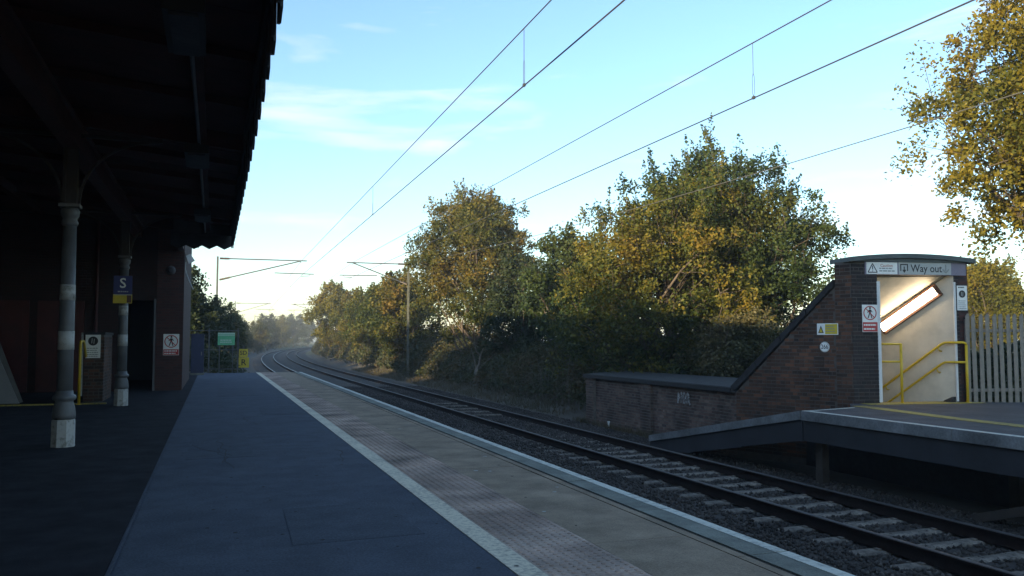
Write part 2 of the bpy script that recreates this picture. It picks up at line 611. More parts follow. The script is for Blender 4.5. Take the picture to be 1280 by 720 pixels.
speckle(M['asphalt'], 55, .72, 1.28, (2.6, .84, 1.12))
speckle(M['asphalt_patch'], 55, .72, 1.28)
speckle(M['screed'], 70, .8, 1.2, (1.9, .78, 1.15))
speckle(M['tactile'], 30, .8, 1.2)
speckle(M['coping'], 60, .75, 1.2, (2.2, .75, 1.15))
speckle(M['far_asphalt'], 55, .75, 1.25, (1.8, .8, 1.15))
speckle(M['fascia'], 25, .8, 1.15, (1.1, .6, 1.15))
speckle(M['cream_wall'], 6, .95, 1.03, (1.0, .92, 1.04))
speckle(M['sleeper'], 20, .7, 1.25, (1.5, .55, 1.2))
speckle(M['coping_dark'], 12, .6, 1.5)
speckle(M['roof_felt'], 5, .6, 1.5)

# ------------------------------------------------------------------ the line of the railway
CURVE_Y, CURVE_R = 56.0, 1050.0


def off(y):
    d = np.maximum(np.asarray(y, dtype=float) - CURVE_Y, 0)
    d1 = np.minimum(d, 330)
    return d1 ** 2 / (2 * CURVE_R) + np.maximum(d - 330, 0) * 330 / CURVE_R


def hnoise(x, y, s):
    return np.sin(x * 1.7 * s + 1.3) * np.cos(y * 1.3 * s + 0.4) * 0.5 + np.sin(x * 3.1 * s + y * 2.3 * s) * 0.3 + np.sin(y * 4.7 * s - x * 1.1 * s + 2) * 0.2


def terrain(x, y):
    x = np.asarray(x, dtype=float)
    y = np.asarray(y, dtype=float)
    s = x - off(y)
    z = np.full(np.broadcast(x, y).shape, -1.14)
    left = np.clip((2.2 - s) / 4.0, 0, 1)
    z = z + left * 0.85
    start = np.where((y > 8) & (y < 27), 14.5, 10.6)
    rt = np.clip((s - start) / 5.5, 0, 1)
    rt = rt * rt * (3 - 2 * rt)
    z = z + rt * 1.2
    amp = np.clip(np.maximum(left, rt), 0, 1) * 0.10 + 0.015
    z = z + hnoise(x, y, 0.9) * amp
    return z


def build_ground():
    xs = np.concatenate([[-2500, -900, -300, -120, -60], np.arange(-40, 70.1, 0.75), [85, 110, 160, 300, 900, 2500]])
    ys = np.concatenate([[-2500, -500, -120, -40], np.arange(-20, 60, 0.75), np.arange(60, 420, 4.0), [460, 600, 1000, 2500]])
    X, Y = np.meshgrid(xs, ys)
    Z = terrain(X, Y)
    V = np.stack([X, Y, Z], -1).reshape(-1, 3)
    nx, ny = len(xs), len(ys)
    I = np.arange(nx * ny).reshape(ny, nx)
    Fq = np.stack([I[:-1, :-1], I[:-1, 1:], I[1:, 1:], I[1:, :-1]], -1).reshape(-1, 4)
    me = indexed_mesh('ground', V, Fq)
    me.shade_smooth()
    o = link('ground', me, None)
    m = M['soil']
    # soil beside the line, grass in the field beyond the fence
    nt = m.node_tree
    n, l = nt.nodes, nt.links
    b = n['Principled BSDF']
    src = b.inputs['Base Color'].links[0].from_socket
    tc = n.new('ShaderNodeTexCoord')
    sx = n.new('ShaderNodeSeparateXYZ')
    l.new(tc.outputs['Object'], sx.inputs[0])
    mr = n.new('ShaderNodeMapRange')
    mr.inputs[1].default_value = 14.0
    mr.inputs[2].default_value = 18.0
    l.new(sx.outputs['X'], mr.inputs[0])
    nz = n.new('ShaderNodeTexNoise')
    nz.inputs['Scale'].default_value = 0.6
    nz.inputs['Detail'].default_value = 6
    l.new(tc.outputs['Object'], nz.inputs['Vector'])
    gr = n.new('ShaderNodeValToRGB')
    gr.color_ramp.elements[0].position = 0.3
    gr.color_ramp.elements[0].color = (0.045, 0.06, 0.016, 1)
    gr.color_ramp.elements[1].position = 0.7
    gr.color_ramp.elements[1].color = (0.10, 0.10, 0.03, 1)
    l.new(nz.outputs['Fac'], gr.inputs['Fac'])
    mx = n.new('ShaderNodeMix')
    mx.data_type = 'RGBA'
    l.new(mr.outputs[0], mx.inputs['Factor'])
    l.new(src, mx.inputs['A'])
    l.new(gr.outputs['Color'], mx.inputs['B'])
    l.new(mx.outputs['Result'], b.inputs['Base Color'])
    me.materials.append(m)
    tag(o, 'earth and grass ground around the railway line', kind='structure')


build_ground()

# ------------------------------------------------------------------ near platform
EDGE = 3.70
Y0, Y1 = -6.0, 39.2


def patches(p):
    # repaired areas, cracks and gum on the tarmac
    for x0, x1, y0, y1 in ((.55, 1.5, 6.2, 7.6), (-.3, .5, 11.0, 14.5), (.9, 1.75, 17.0, 19.2), (-.5, .1, 4.2, 5.4), (.1, 1.1, 23, 27)):
        q = [(x0, y0), (x1, y0 + .05), (x1 - .04, y1), (x0 + .03, y1 - .06)]
        MB().prism([(x, y, .0005) for x, y in q], (0, 0, .0022)).build('tarmac_patch', M['asphalt_patch'], p)
    g = random.Random(3)
    for k in range(5):
        x, y = g.uniform(-.3, 1.5), g.uniform(4, 16)
        m = MB()
        dx, dy = g.uniform(-.4, .4), 1.0
        for i in range(g.randint(6, 14)):
            nx, ny = x + dx * .18 + g.uniform(-.06, .06), y + dy * .18 + g.uniform(-.04, .04)
            m.bar((x, y, .0035), (nx, ny, .0035), .006 + g.random() * .006, .0012)
            x, y = nx, ny
        m.build('crack', M['joint'], p)
    m = MB()
    for k in range(150):
        x, y, r_ = g.uniform(-.5, 3.2), 3.5 + g.random() ** 1.5 * 22, g.uniform(.008, .02)
        if 1.9 < x < 2.6:
            continue
        m.lathe([(r_, .0), (r_ * .8, .0015)], 7, (x, y, .0045))
    tag(m.build('chewing_gum', M['joint'], p), kind='stuff')


def near_platform():
    p = empty('near_platform', (0, 0, 0))
    tag(p, 'long near platform with blue-grey asphalt and a pale line', kind='structure')
    b = MB()
    b.box(-14.0, 3.22, Y0, Y1, -1.35, -0.004)
    b.add([(-14, Y1, -0.006), (3.68, Y1, -0.006), (3.68, Y1 + 7.5, -1.05), (-14, Y1 + 7.5, -1.05), (-14, Y1, -1.4), (3.68, Y1, -1.4), (3.68, Y1 + 7.5, -1.4), (-14, Y1 + 7.5, -1.4)],
          [(0, 1, 2, 3), (1, 5, 6, 2), (3, 2, 6, 7), (0, 3, 7, 4)])
    b.build('platform_base', M['asphalt'], p)
    MB().box(3.22, 3.58, Y0, Y1, -1.35, -0.012).build('platform_face', M['fascia'], p)
    MB().box(-0.56, 1.775, Y0, Y1 - 0.01, -0.003, 0.0).build('asphalt_surface', M['asphalt'], p)
    MB().box(-13.9, -0.60, Y0, Y1 - 0.01, -0.003, 0.001).build('covered_paving', M['shaded_canopy_paving'], p)  # dark tone carries part of the canopy's shade
    MB().box(-0.595, -0.575, Y0, Y1 - 0.01, -0.003, 0.002).build('kerb_joint', M['asphalt_patch'], p)
    patches(p)
    MB().box(1.775, 1.945, Y0, Y1 - 0.01, -0.003, 0.005).build('painted_line', M['cream_line'], p)
    # screed strip between tactile paving and coping, laid in bays
    bay = [(-6, -1.2), (-1.19, 2.2), (2.21, 5.55), (5.56, 9.2), (9.21, 13.1), (13.11, 18.0), (18.01, 24.0), (24.01, 31.0), (31.01, Y1 - 0.01)]
    for a, c in bay:
        MB().box(2.545, 3.275, a, c, -0.003, 0.002 + random.uniform(0, 0.002)).build('screed_bay', M['screed'], p)
    # coping: inner strip and nosing slabs with their painted edge
    y = Y0
    k = 0
    while y < Y1 - 0.2:
        L = 1.56
        y2 = min(y + L, Y1)
        dz = random.uniform(-0.002, 0.002)
        dx = random.uniform(-0.004, 0.004)
        MB().box(3.297, 3.368, y + 0.004, y2 - 0.004, -0.1, 0.001 + dz).build('kerb_strip', M['screed'], p)
        MB().box(3.40, EDGE + dx, y + 0.005, y2 - 0.005, -0.09, 0.004 + dz).build('coping_slab', M['coping'], p)
        MB().box(3.597, EDGE - 0.006 + dx, y + 0.008, y2 - 0.008, 0.0, 0.0075 + dz).build('painted_edge', M['white_line'], p)
        y = y2
        k += 1
    MB().box(3.25, 3.42, Y0, Y1 - 0.01, -0.13, -0.008).build('joint_filler', M['joint'], p)
    # tactile slabs with rows of blisters; near ones with domes
    def slab_mesh(domes):
        m = MB()
        w, l = 0.594, 0.396
        m.box(-w / 2, w / 2, -l / 2, l / 2, -0.03, 0.003)
        if domes:
            for i in range(9):
                for j in range(6):
                    cx = -w / 2 + w * (i + 0.5) / 9
                    cy = -l / 2 + l * (j + 0.5) / 6
                    pr = [(0.017, 0.003), (0.0155, 0.0065), (0.010, 0.0085)]
                    m.lathe(pr, 8, (cx, cy, 0))
        return m.mesh('tactile_slab')
    md = slab_mesh(True)
    md.materials.append(M['tactile'])
    y = -2.0
    while y < Y1 - 0.3:
        o = link('tactile_slab', md, None, p, (2.245, y + 0.2, random.uniform(-0.0015, 0.0015)))
        o.rotation_euler = (random.uniform(-0.003, 0.003), random.uniform(-0.003, 0.003), 0)
        y += 0.4
    # paint spots and gum on the screed
    for i in range(9):
        px, py = random.uniform(2.6, 3.5), random.uniform(3.5, 14)
        r_ = random.uniform(0.008, 0.022)
        pts = [(px + r_ * random.uniform(0.6, 1.3) * math.cos(a) * 1.5, py + r_ * random.uniform(0.6, 1.3) * math.sin(a), 0.0065) for a in np.linspace(0, 2 * math.pi, 9)[:-1]]
        MB().prism(pts, (0, 0, 0.0012)).build('paint_spot', M['sign_grey'], p)


near_platform()

# ------------------------------------------------------------------ tracks
NEAR_C, FAR_C = 4.98, 8.385
RAIL_TOP = -0.91


def path_ys(a=-6, b=420):
    return np.concatenate([np.arange(a, 50, 2.0), np.arange(50, b, 4.0)])


def sweep(profile, s0, ys, name, material, parent):
    """profile in (s, z), swept along the line of the railway"""
    n = len(profile)
    V, Fq = [], []
    ofs = off(ys)
    for i, y in enumerate(ys):
        sl = (float(off(y + 0.5)) - float(off(y - 0.5)))
        for s, z in profile:
            V.append((s0 + s + ofs[i], y - sl * s, z))
    for i in range(len(ys) - 1):
        for k in range(n):
            k2 = (k + 1) % n
            Fq.append((i * n + k, i * n + k2, (i + 1) * n + k2, (i + 1) * n + k))
    me = indexed_mesh(name, np.array(V), Fq)
    return link(name, me, material, parent)


RAILP = [(-.07, 0), (.07, 0), (.07, .012), (.012, .03), (.012, .115), (.036, .127), (.036, .148), (-.036, .148), (-.036, .127), (-.012, .115), (-.012, .03), (-.07, .012)]
HEADP = [(-.0355, .147), (.0355, .147), (.0355, .155), (.028, .16), (-.028, .16), (-.0355, .155)]


def track(label, c, ya, yb, head):
    t = empty('railway_track', (0, 0, 0))
    tag(t, label, 'railway track')
    ys = path_ys()
    for sd in (-0.7525, 0.7525):
        z0 = RAIL_TOP - 0.16
        r_ = sweep([(s, z + z0) for s, z in RAILP], c + sd, ys, 'rail', M['rail_side'], t)
        sweep([(s, z + z0) for s, z in HEADP], c + sd, ys, 'running_surface', M[head], r_)
    # concrete sleepers, tapered ends and lowered middle
    sec = [(-1.26, 0.0), (-1.2, 0.012), (-.55, 0.012), (-.3, .004), (.3, .004), (.55, .012), (1.2, .012), (1.26, 0.0)]
    V, Fs = [], []
    for sx_, z in sec:
        for hw, dz in ((-.125, -.02), (-.09, 0), (.09, 0), (.125, -.02), (.14, -.2), (-.14, -.2)):
            V.append((sx_, hw, z + dz))
    for i in range(len(sec) - 1):
        for k in range(6):
            k2 = (k + 1) % 6
            Fs.append((i * 6 + k, i * 6 + k2, (i + 1) * 6 + k2, (i + 1) * 6 + k))
    Fs.append(tuple(range(6))[::-1])
    Fs.append(tuple((len(sec) - 1) * 6 + k for k in range(6)))
    m = MB().add(V, Fs)
    for sgn in (-1, 1):
        for q in (-.11, .11):
            m.box(sgn * .7525 + q - .025, sgn * .7525 + q + .025, -.04, .04, .01, .03)
    sm = m.mesh('sleeper')
    sm.materials.append(M['sleeper'])
    y = ya
    while y < yb:
        sl = float(off(y + 0.5) - off(y - 0.5))
        o = link('sleeper', sm, None, t, (c + float(off(y)) + random.uniform(-.02, .02), y + random.uniform(-.02, .02), RAIL_TOP - 0.172 + random.uniform(-.006, .004)))
        o.rotation_euler = (random.uniform(-.01, .01), 0, -math.atan(sl) + random.uniform(-.012, .012))
        y += 0.655
    return t


track('near railway track running directly beside the near platform edge', NEAR_C, -3.0, 75, 'rail_head')
track('far railway track beside the Way out platform with pale concrete sleepers', FAR_C, -1.5, 60, 'rail_dull')


def ballast_bed():
    ys = np.concatenate([np.arange(-6, 60, 0.5), np.arange(60, 420, 4)])
    ss = np.concatenate([[2.6], np.arange(3.4, 10.8, 0.2), [11.2]])
    S, Y = np.meshgrid(ss, ys)
    Z = np.full(S.shape, -1.105)
    Z += np.where((np.abs(S - 6.68) < 0.45), 0.03, 0)
    Z += np.clip((Y - 17) / 6, 0, 1) * 0.035
    edge = np.minimum(S - 2.6, 11.2 - S)
    Z -= np.clip(1 - edge / 0.7, 0, 1) * 0.28
    Z += hnoise(S * 6, Y * 6, 1.0) * 0.012
    V = np.stack([S + off(Y), Y, Z], -1).reshape(-1, 3)
    nx, ny = len(ss), len(ys)
    I = np.arange(nx * ny).reshape(ny, nx)
    Fq = np.stack([I[:-1, :-1], I[:-1, 1:], I[1:, 1:], I[1:, :-1]], -1).reshape(-1, 4)
    me = indexed_mesh('ballast', V, Fq)
    me.shade_smooth()
    tag(link('ballast', me, M['ballast']), 'dark bed of crushed stone under both tracks', kind='structure')
    # loose stones
    N = 46000
    u = rng.random(N)
    y = 3.5 + (rng.random(N) ** 1.5) * 42
    s = rng.uniform(5.9, 11.3, N)
    x = s + off(y)
    z = np.full(N, -1.10) + np.clip((y - 17) / 6, 0, 1) * 0.035 + np.where(np.abs(s - 6.68) < 0.45, 0.03, 0)
    e = 11.2 - s
    z -= np.clip(1 - e / 0.7, 0, 1) * 0.25
    # keep rail heads clear and leave most of the sleeper tops showing
    keep = np.ones(N, bool)
    for c in (NEAR_C, FAR_C):
        for sd in (-.7525, .7525):
            keep &= np.abs(s - c - sd) > 0.10
        k = np.round((y + 1.5) / 0.655) * 0.655 - 1.5
        onsl = (np.abs(y - k) < 0.13) & (np.abs(s - c) < 1.25) & (y < 18)
        keep &= ~(onsl & (rng.random(N) < 0.80))
    x, y, z = x[keep], y[keep], z[keep]
    N = len(x)
    base = np.array([[1, 0, 0], [0, 1, 0], [-1, 0, 0], [0, -1, 0], [0, 0, 1], [0, 0, -1]], float)
    tri = np.array([[0, 1, 4], [1, 2, 4], [2, 3, 4], [3, 0, 4], [1, 0, 5], [2, 1, 5], [3, 2, 5], [0, 3, 5]])
    sc = rng.uniform(0.018, 0.04, N)[:, None, None] * rng.uniform(0.6, 1.3, (N, 6, 1))
    V = base[None] * sc
    a = rng.uniform(0, 2 * np.pi, N)
    ca, sa = np.cos(a)[:, None], np.sin(a)[:, None]
    vx = V[..., 0] * ca - V[..., 1] * sa
    vy = V[..., 0] * sa + V[..., 1] * ca
    b = rng.uniform(-.7, .7, N)[:, None]
    vz = V[..., 2] * np.cos(b) + vx * np.sin(b)
    vx = vx * np.cos(b) - V[..., 2] * np.sin(b)
    V = np.stack([vx + x[:, None], vy + y[:, None], vz + z[:, None] + 0.008], -1).reshape(-1, 3)
    Fq = (tri[None] + (np.arange(N) * 6)[:, None, None]).reshape(-1, 3)
    me = indexed_mesh('ballast_stones', V, Fq)
    tag(link('ballast_stones', me, M['stone']), 'loose crushed stones lying between and beside the rails', kind='stuff')


ballast_bed()

# ------------------------------------------------------------------ brickwork
BW, BH, MJ = 0.215, 0.065, 0.010
_brick_mesh = {}


def brick_mesh(w, material):
    key = (round(w, 3), material.name)
    if key not in _brick_mesh:
        c = 0.004
        d = 0.03
        x0, x1, z0, z1 = -w / 2, w / 2, -BH / 2, BH / 2
        vs = [(x0, d, z0), (x1, d, z0), (x1, d, z1), (x0, d, z1), (x0 + c, 0, z0 + c), (x1 - c, 0, z0 + c), (x1 - c, 0, z1 - c), (x0 + c, 0, z1 - c)]
        m = MB().add(vs, [(4, 5, 6, 7), (0, 1, 5, 4), (1, 2, 6, 5), (2, 3, 7, 6), (3, 0, 4, 7), (3, 2, 1, 0)])
        me = m.mesh('brick')
        me.materials.append(material)
        _brick_mesh[key] = me
    return _brick_mesh[key]


class Bricks:
    def __init__(self):
        self.items = []

    def wall(self, a, b, z0, z1, material, top=None, skip=None, phase=0):
        """a, b: ends seen from outside, left to right; top(u) upper limit; front faces outwards"""
        a, b = Vector((a[0], a[1], 0)), Vector((b[0], b[1], 0))
        d = (b - a)
        L = d.length
        d.normalize()
        ang = math.atan2(d.y, d.x)
        n_out = Vector((d.y, -d.x, 0))
        row = 0
        z = z0 + BH / 2
        while z + BH / 2 <= z1 + 0.001:
            header = (row + phase) % 3 == 2
            step = (BW / 2 - MJ / 2 if header else BW) + MJ
            u = -(step / 2 if (row + phase) % 2 else 0)
            while u < L - 0.01:
                ua, ub = max(u, 0), min(u + step - MJ, L)
                if ub - ua > 0.03:
                    uc = (ua + ub) / 2
                    if (top is None or z + BH / 2 < top(uc)) and not (skip and skip(uc, z)):
                        pos = a + d * uc + Vector((0, 0, z)) + n_out * random.uniform(-0.002, 0.003)
                        self.items.append((pos, ang, ub - ua, material))
                u += step
            z += BH + MJ
            row += 1

    def build(self, parent, limit=300):
        camp = Vector((0, 0, 1.43))
        self.items.sort(key=lambda t: (t[0] - camp).length)
        pw = parent_world(parent)
        for pos, ang, w, material in self.items[:limit]:
            o = link('brick', brick_mesh(w, material), None, parent, pos - pw)
            o.rotation_euler = (0, 0, ang)
        rest = self.items[limit:]
        bym = {}
        for it in rest:
            bym.setdefault(it[3].name, []).append(it)
        for nm, its in bym.items():
            m = MB()
            for pos, ang, w, material in its:
                me = brick_mesh(w, material)
                ca, sa = math.cos(ang), math.sin(ang)
                vs = [(pos.x + v.co.x * ca - v.co.y * sa, pos.y + v.co.x * sa + v.co.y * ca, pos.z + v.co.z) for v in me.vertices]
                m.add(vs, [tuple(f.vertices) for f in me.polygons])
            tag(m.build('brickwork', M[nm], parent), kind='stuff')


# ------------------------------------------------------------------ signs
def text_mesh(s, size, align='CENTER'):
    cu = bpy.data.curves.new('lettering', 'FONT')
    cu.body = s
    cu.size = size
    cu.align_x = align
    cu.align_y = 'CENTER'
    cu.resolution_u = 3
    cu.offset = size * 0.012
    ob = bpy.data.objects.new('lettering', cu)
    COL.objects.link(ob)
    dg = bpy.context.evaluated_depsgraph_get()
    me = bpy.data.meshes.new_from_object(ob.evaluated_get(dg))
    bpy.data.objects.remove(ob, do_unlink=True)
    for v in me.vertices:
        v.co = Vector((v.co.x, 0, v.co.y))
    me.name = 'lettering'
    return me


def sign_plate(name, label, loc, rz, w, h, material, thick=0.008, cat='sign'):
    """local x right, z up, front towards -y; loc is the plate's centre on the wall"""
    m = MB().box(-w / 2, w / 2, -thick, 0, -h / 2, h / 2)
    o = m.build(name, material)
    o.location = loc
    o.rotation_euler = (0, 0, rz)
    o['thick'] = thick
    return tag(o, label, cat)


def sg_text(s, txt, x, z, size, material, lay=1, sx=1.0):
    me = text_mesh(txt, size)
    if sx != 1.0:
        for v in me.vertices:
            v.co.x *= sx
    return link('lettering', me, material, s, (x, -s['thick'] - 0.0015 * lay, z))


def sg_rect(s, x0, x1, z0, z1, material, name='panel', lay=1):
    y = -s['thick'] - 0.0015 * lay
    o = MB().box(x0, x1, y, y + 0.001, z0, z1).build(name, material, s, local=True)
    return o


def sg_poly(s, pts, material, name='symbol', lay=1):
    y = -s['thick'] - 0.0015 * lay
    return MB().prism([(x, y, z) for x, z in pts], (0, 0.001, 0)).build(name, material, s, local=True)


def sg_strokes(s, segs, w, material, name='symbol', lay=1):
    y = -s['thick'] - 0.0015 * lay
    m = MB()
    for (x0, z0), (x1, z1) in segs:
        m.bar((x0, y, z0), (x1, y, z1), w, 0.001, up=(0, 1, 0))
    return m.build(name, material, s, local=True)


def sg_ring(s, cx, cz, r0, r1, material, name='ring', lay=1, seg=28):
    y = -s['thick'] - 0.0015 * lay
    m = MB()
    vs, fs = [], []
    for k in range(seg):
        a = 2 * math.pi * k / seg
        vs += [(cx + r0 * math.cos(a), y, cz + r0 * math.sin(a)), (cx + r1 * math.cos(a), y, cz + r1 * math.sin(a))]
    for k in range(seg):
        k2 = (k + 1) % seg
        fs.append((2 * k, 2 * k + 1, 2 * k2 + 1, 2 * k2))
    return m.add(vs, fs).build(name, material, s, local=True)


def disc_pts(cx, cz, r_, seg=20):
    return [(cx + r_ * math.cos(2 * math.pi * k / seg), cz + r_ * math.sin(2 * math.pi * k / seg)) for k in range(seg)]


def sg_lines(s, x0, x1, zs, hgt, material, lay=1):
    """lines of print too small to read"""
    y = -s['thick'] - 0.0015 * lay
    m = MB()
    for z in zs:
        x = x0
        end = x1 - random.uniform(0, (x1 - x0) * 0.2)
        while x < end:
            w = random.uniform(0.1, 0.25) * (x1 - x0)
            m.box(x, min(x + w, end), y, y + 0.001, z - hgt / 2, z + hgt / 2)
            x += w + 0.04 * (x1 - x0)
    return m.build('fine_print', material, s, local=True)


def walker(s, cx, cz, k, material, lay=2):
    y = -s['thick'] - 0.0015 * lay
    m = MB()
    m.prism([(x, y, z) for x, z in disc_pts(cx + 0.01 * k, cz + 0.40 * k, 0.085 * k, 12)], (0, 0.001, 0))
    m.prism([(cx + x * k, y, cz + z * k) for x, z in ((-.09, .28), (.09, .28), (.08, -.02), (-.08, -.02))], (0, 0.001, 0))
    for (a, b, w) in (((-.06, .25), (-.22, .02), .06), ((.06, .25), (.2, .06), .06), ((-.03, 0), (-.17, -.4), .085), ((.03, 0), (.1, -.2), .085), ((.1, -.2), (.16, -.42), .075)):
        m.bar((cx + a[0] * k, y, cz + a[1] * k), (cx + b[0] * k, y, cz + b[1] * k), w * k, 0.001, up=(0, 1, 0))
    return m.build('walking_figure', material, s, local=True)


def no_crossing_sign(label, loc, rz, w, h):
    s = sign_plate('prohibition_sign', label, loc, rz, w, h, M['sign_white'])
    r_ = w * 0.43
    cz = h / 2 - w * 0.5
    walker(s, 0, cz, r_ * 1.75, M['ink'], 2)
    sg_ring(s, 0, cz, r_ * 0.86, r_, M['sign_red'], 'prohibition_ring', 3)
    sg_strokes(s, [((-r_ * .66, cz + r_ * .66), (r_ * .66, cz - r_ * .66))], r_ * 0.12, M['sign_red'], 'slash', 4)
    sg_rect(s, -w * .48, w * .48, -h * .485, -h / 2 + (h - w) * .92, M['sign_red'], 'red_panel', 1)
    zz = -h / 2 + (h - w) * .46
    sg_lines(s, -w * .42, w * .42, [zz + (h - w) * .2, zz - (h - w) * .18], (h - w) * .16, M['sign_white'], 2)
    return s


def round_notice(label, loc, rz, w, h):
    s = sign_plate('notice_sign', label, loc, rz, w, h, M['sign_white'])
    cz = h * 0.16
    sg_poly(s, disc_pts(0, cz, w * 0.33), M['ink'], 'black_disc', 1)
    sg_strokes(s, [((-w * .06, cz + w * .2), (-w * .09, cz - w * .17)), ((w * .08, cz + w * .16), (w * .05, cz - w * .2))], w * 0.05, M['sign_grey'], 'symbol', 2)
    sg_lines(s, -w * .38, w * .38, [h * .43], h * .045, M['ink'], 1)
    sg_lines(s, -w * .4, w * .4, [-h * .12, -h * .2, -h * .28, -h * .36, -h * .43], h * .03, M['text_grey'], 1)
    return s

# ------------------------------------------------------------------ far platform
FZ = 0.18
FX = 9.80


def far_platform():
    p = empty('far_platform', (0, 0, 0))
    tag(p, 'far platform on posts with white edge and sloping end ramp', kind='structure')
    top = [(10.02, -8), (17.5, -8), (17.5, 12.2), (15.0, 13.0), (14.6, 13.25), (11.85, 13.75), (11.2, 12.95), (10.02, 12.72)]
    MB().prism([(x, y, 0.0) for x, y in top], (0, 0, FZ - 0.001)).build('deck', M['far_asphalt'], p)
    # edge beams with joints
    ys = [-8, -4.5, -1.0, 2.5, 6.0, 9.35, 12.62]
    for a, b in zip(ys[:-1], ys[1:]):
        MB().box(FX, 10.0, a + .006, b - .006, 0.02, FZ + .002).build('edge_beam', M['fascia'], p)
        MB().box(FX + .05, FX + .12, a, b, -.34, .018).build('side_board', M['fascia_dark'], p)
        MB().box(FX + .03, FX + .12, a + .01, b - .01, FZ, FZ + .006).build('painted_edge', M['white_line'], p)
    MB().prism([(9.9, 12.5, FZ + .001), (11.2, 12.86, FZ + .001), (11.2, 12.93, FZ + .001), (9.9, 12.58, FZ + .001)], (0, 0, .004)).build('painted_end_line', M['white_line'], p)
    MB().prism([(10.62, 3, FZ + .001), (10.92, 3, FZ + .001), (11.32, 10.5, FZ + .001), (11.72, 13.2, FZ + .001), (11.42, 13.2, FZ + .001), (11.02, 10.5, FZ + .001)], (0, 0, .004)).build('painted_yellow_line', M['yellow_line'], p)
    # ramp: top sheet, edge coping and a deep side board
    z0, z1 = FZ, -0.83
    ya, yb = 12.62, 18.2
    MB().prism([(10.0, ya, z0 - .02), (10.0, yb, z1 - .02), (10.0, yb, z1 - .15), (10.0, ya, z0 - .2)], (1.2, 0, 0)).build('ramp_deck', M['far_asphalt'], p)
    for k in range(3):
        f0, f1 = k / 3, (k + 1) / 3
        a, b = ya + (yb - ya) * f0, ya + (yb - ya) * f1
        za, zb = z0 + (z1 - z0) * f0, z0 + (z1 - z0) * f1
        MB().prism([(FX - .01, a + .006, za + .003), (FX - .01, b - .006, zb + .003), (FX - .01, b - .006, zb - .14), (FX - .01, a + .006, za - .15)], (.24, 0, 0)).build('ramp_coping', M['fascia'], p)
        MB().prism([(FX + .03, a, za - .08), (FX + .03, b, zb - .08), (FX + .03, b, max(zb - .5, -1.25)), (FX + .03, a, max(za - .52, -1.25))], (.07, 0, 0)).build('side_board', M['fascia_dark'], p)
    # under the deck: back wall, posts and cross beams
    MB().box(11.55, 11.7, -8, 16.0, -1.3, -.03).build('retaining_wall', M['coping_dark'], p)
    for y in (12.55, 9.6, 6.7, 3.8, 0.9):
        MB().box(10.12 + 1.1 * (y < 12), 10.26 + 1.1 * (y < 12), y - .09, y + .09, -1.3, -.002).build('post', M['timber'], p)
        MB().box(10.27, 11.55, y - .08, y + .08, -.25, -.01).build('cross_beam', M['timber'], p)
    MB().bar((10.15, 9.4, -1.1), (10.15, 6.9, -.3), .09, .12).build('brace', M['timber'], p)
    MB().bar((10.15, 6.5, -1.1), (10.15, 4.0, -.3), .09, .12).build('brace', M['timber'], p)


far_platform()

# ------------------------------------------------------------------ subway entrance on the far platform
P = Vector((13.32, 13.46, 0))
U = Vector((0.985, -0.1726, 0)).normalized()
NF = Vector((0.1726, 0.985, 0)).normalized()      # into the building
W = Vector((-0.35, 0.936, 0)).normalized()        # down the stairs
ANG_F = math.atan2(U.y, U.x)


def F(t, z=0.0, d=0.0):
    q = P + U * t + NF * d
    return Vector((q.x, q.y, z))


TL, TJ0, TJ1, TR = -1.42, -0.86, 0.84, 1.13
B0 = F(TL)
S1 = Vector((10.95, 16.29, 0))
SD = (S1 - B0)
SLEN = SD.length
SD.normalize()
ANG_S = math.atan2(-SD.y, -SD.x)                  # side wall seen from the track: left end is S1


def SW(u, z=0.0, o=0.0):
    q = B0 + SD * u + Vector((-SD.y, SD.x, 0)) * o
    return Vector((q.x, q.y, z))


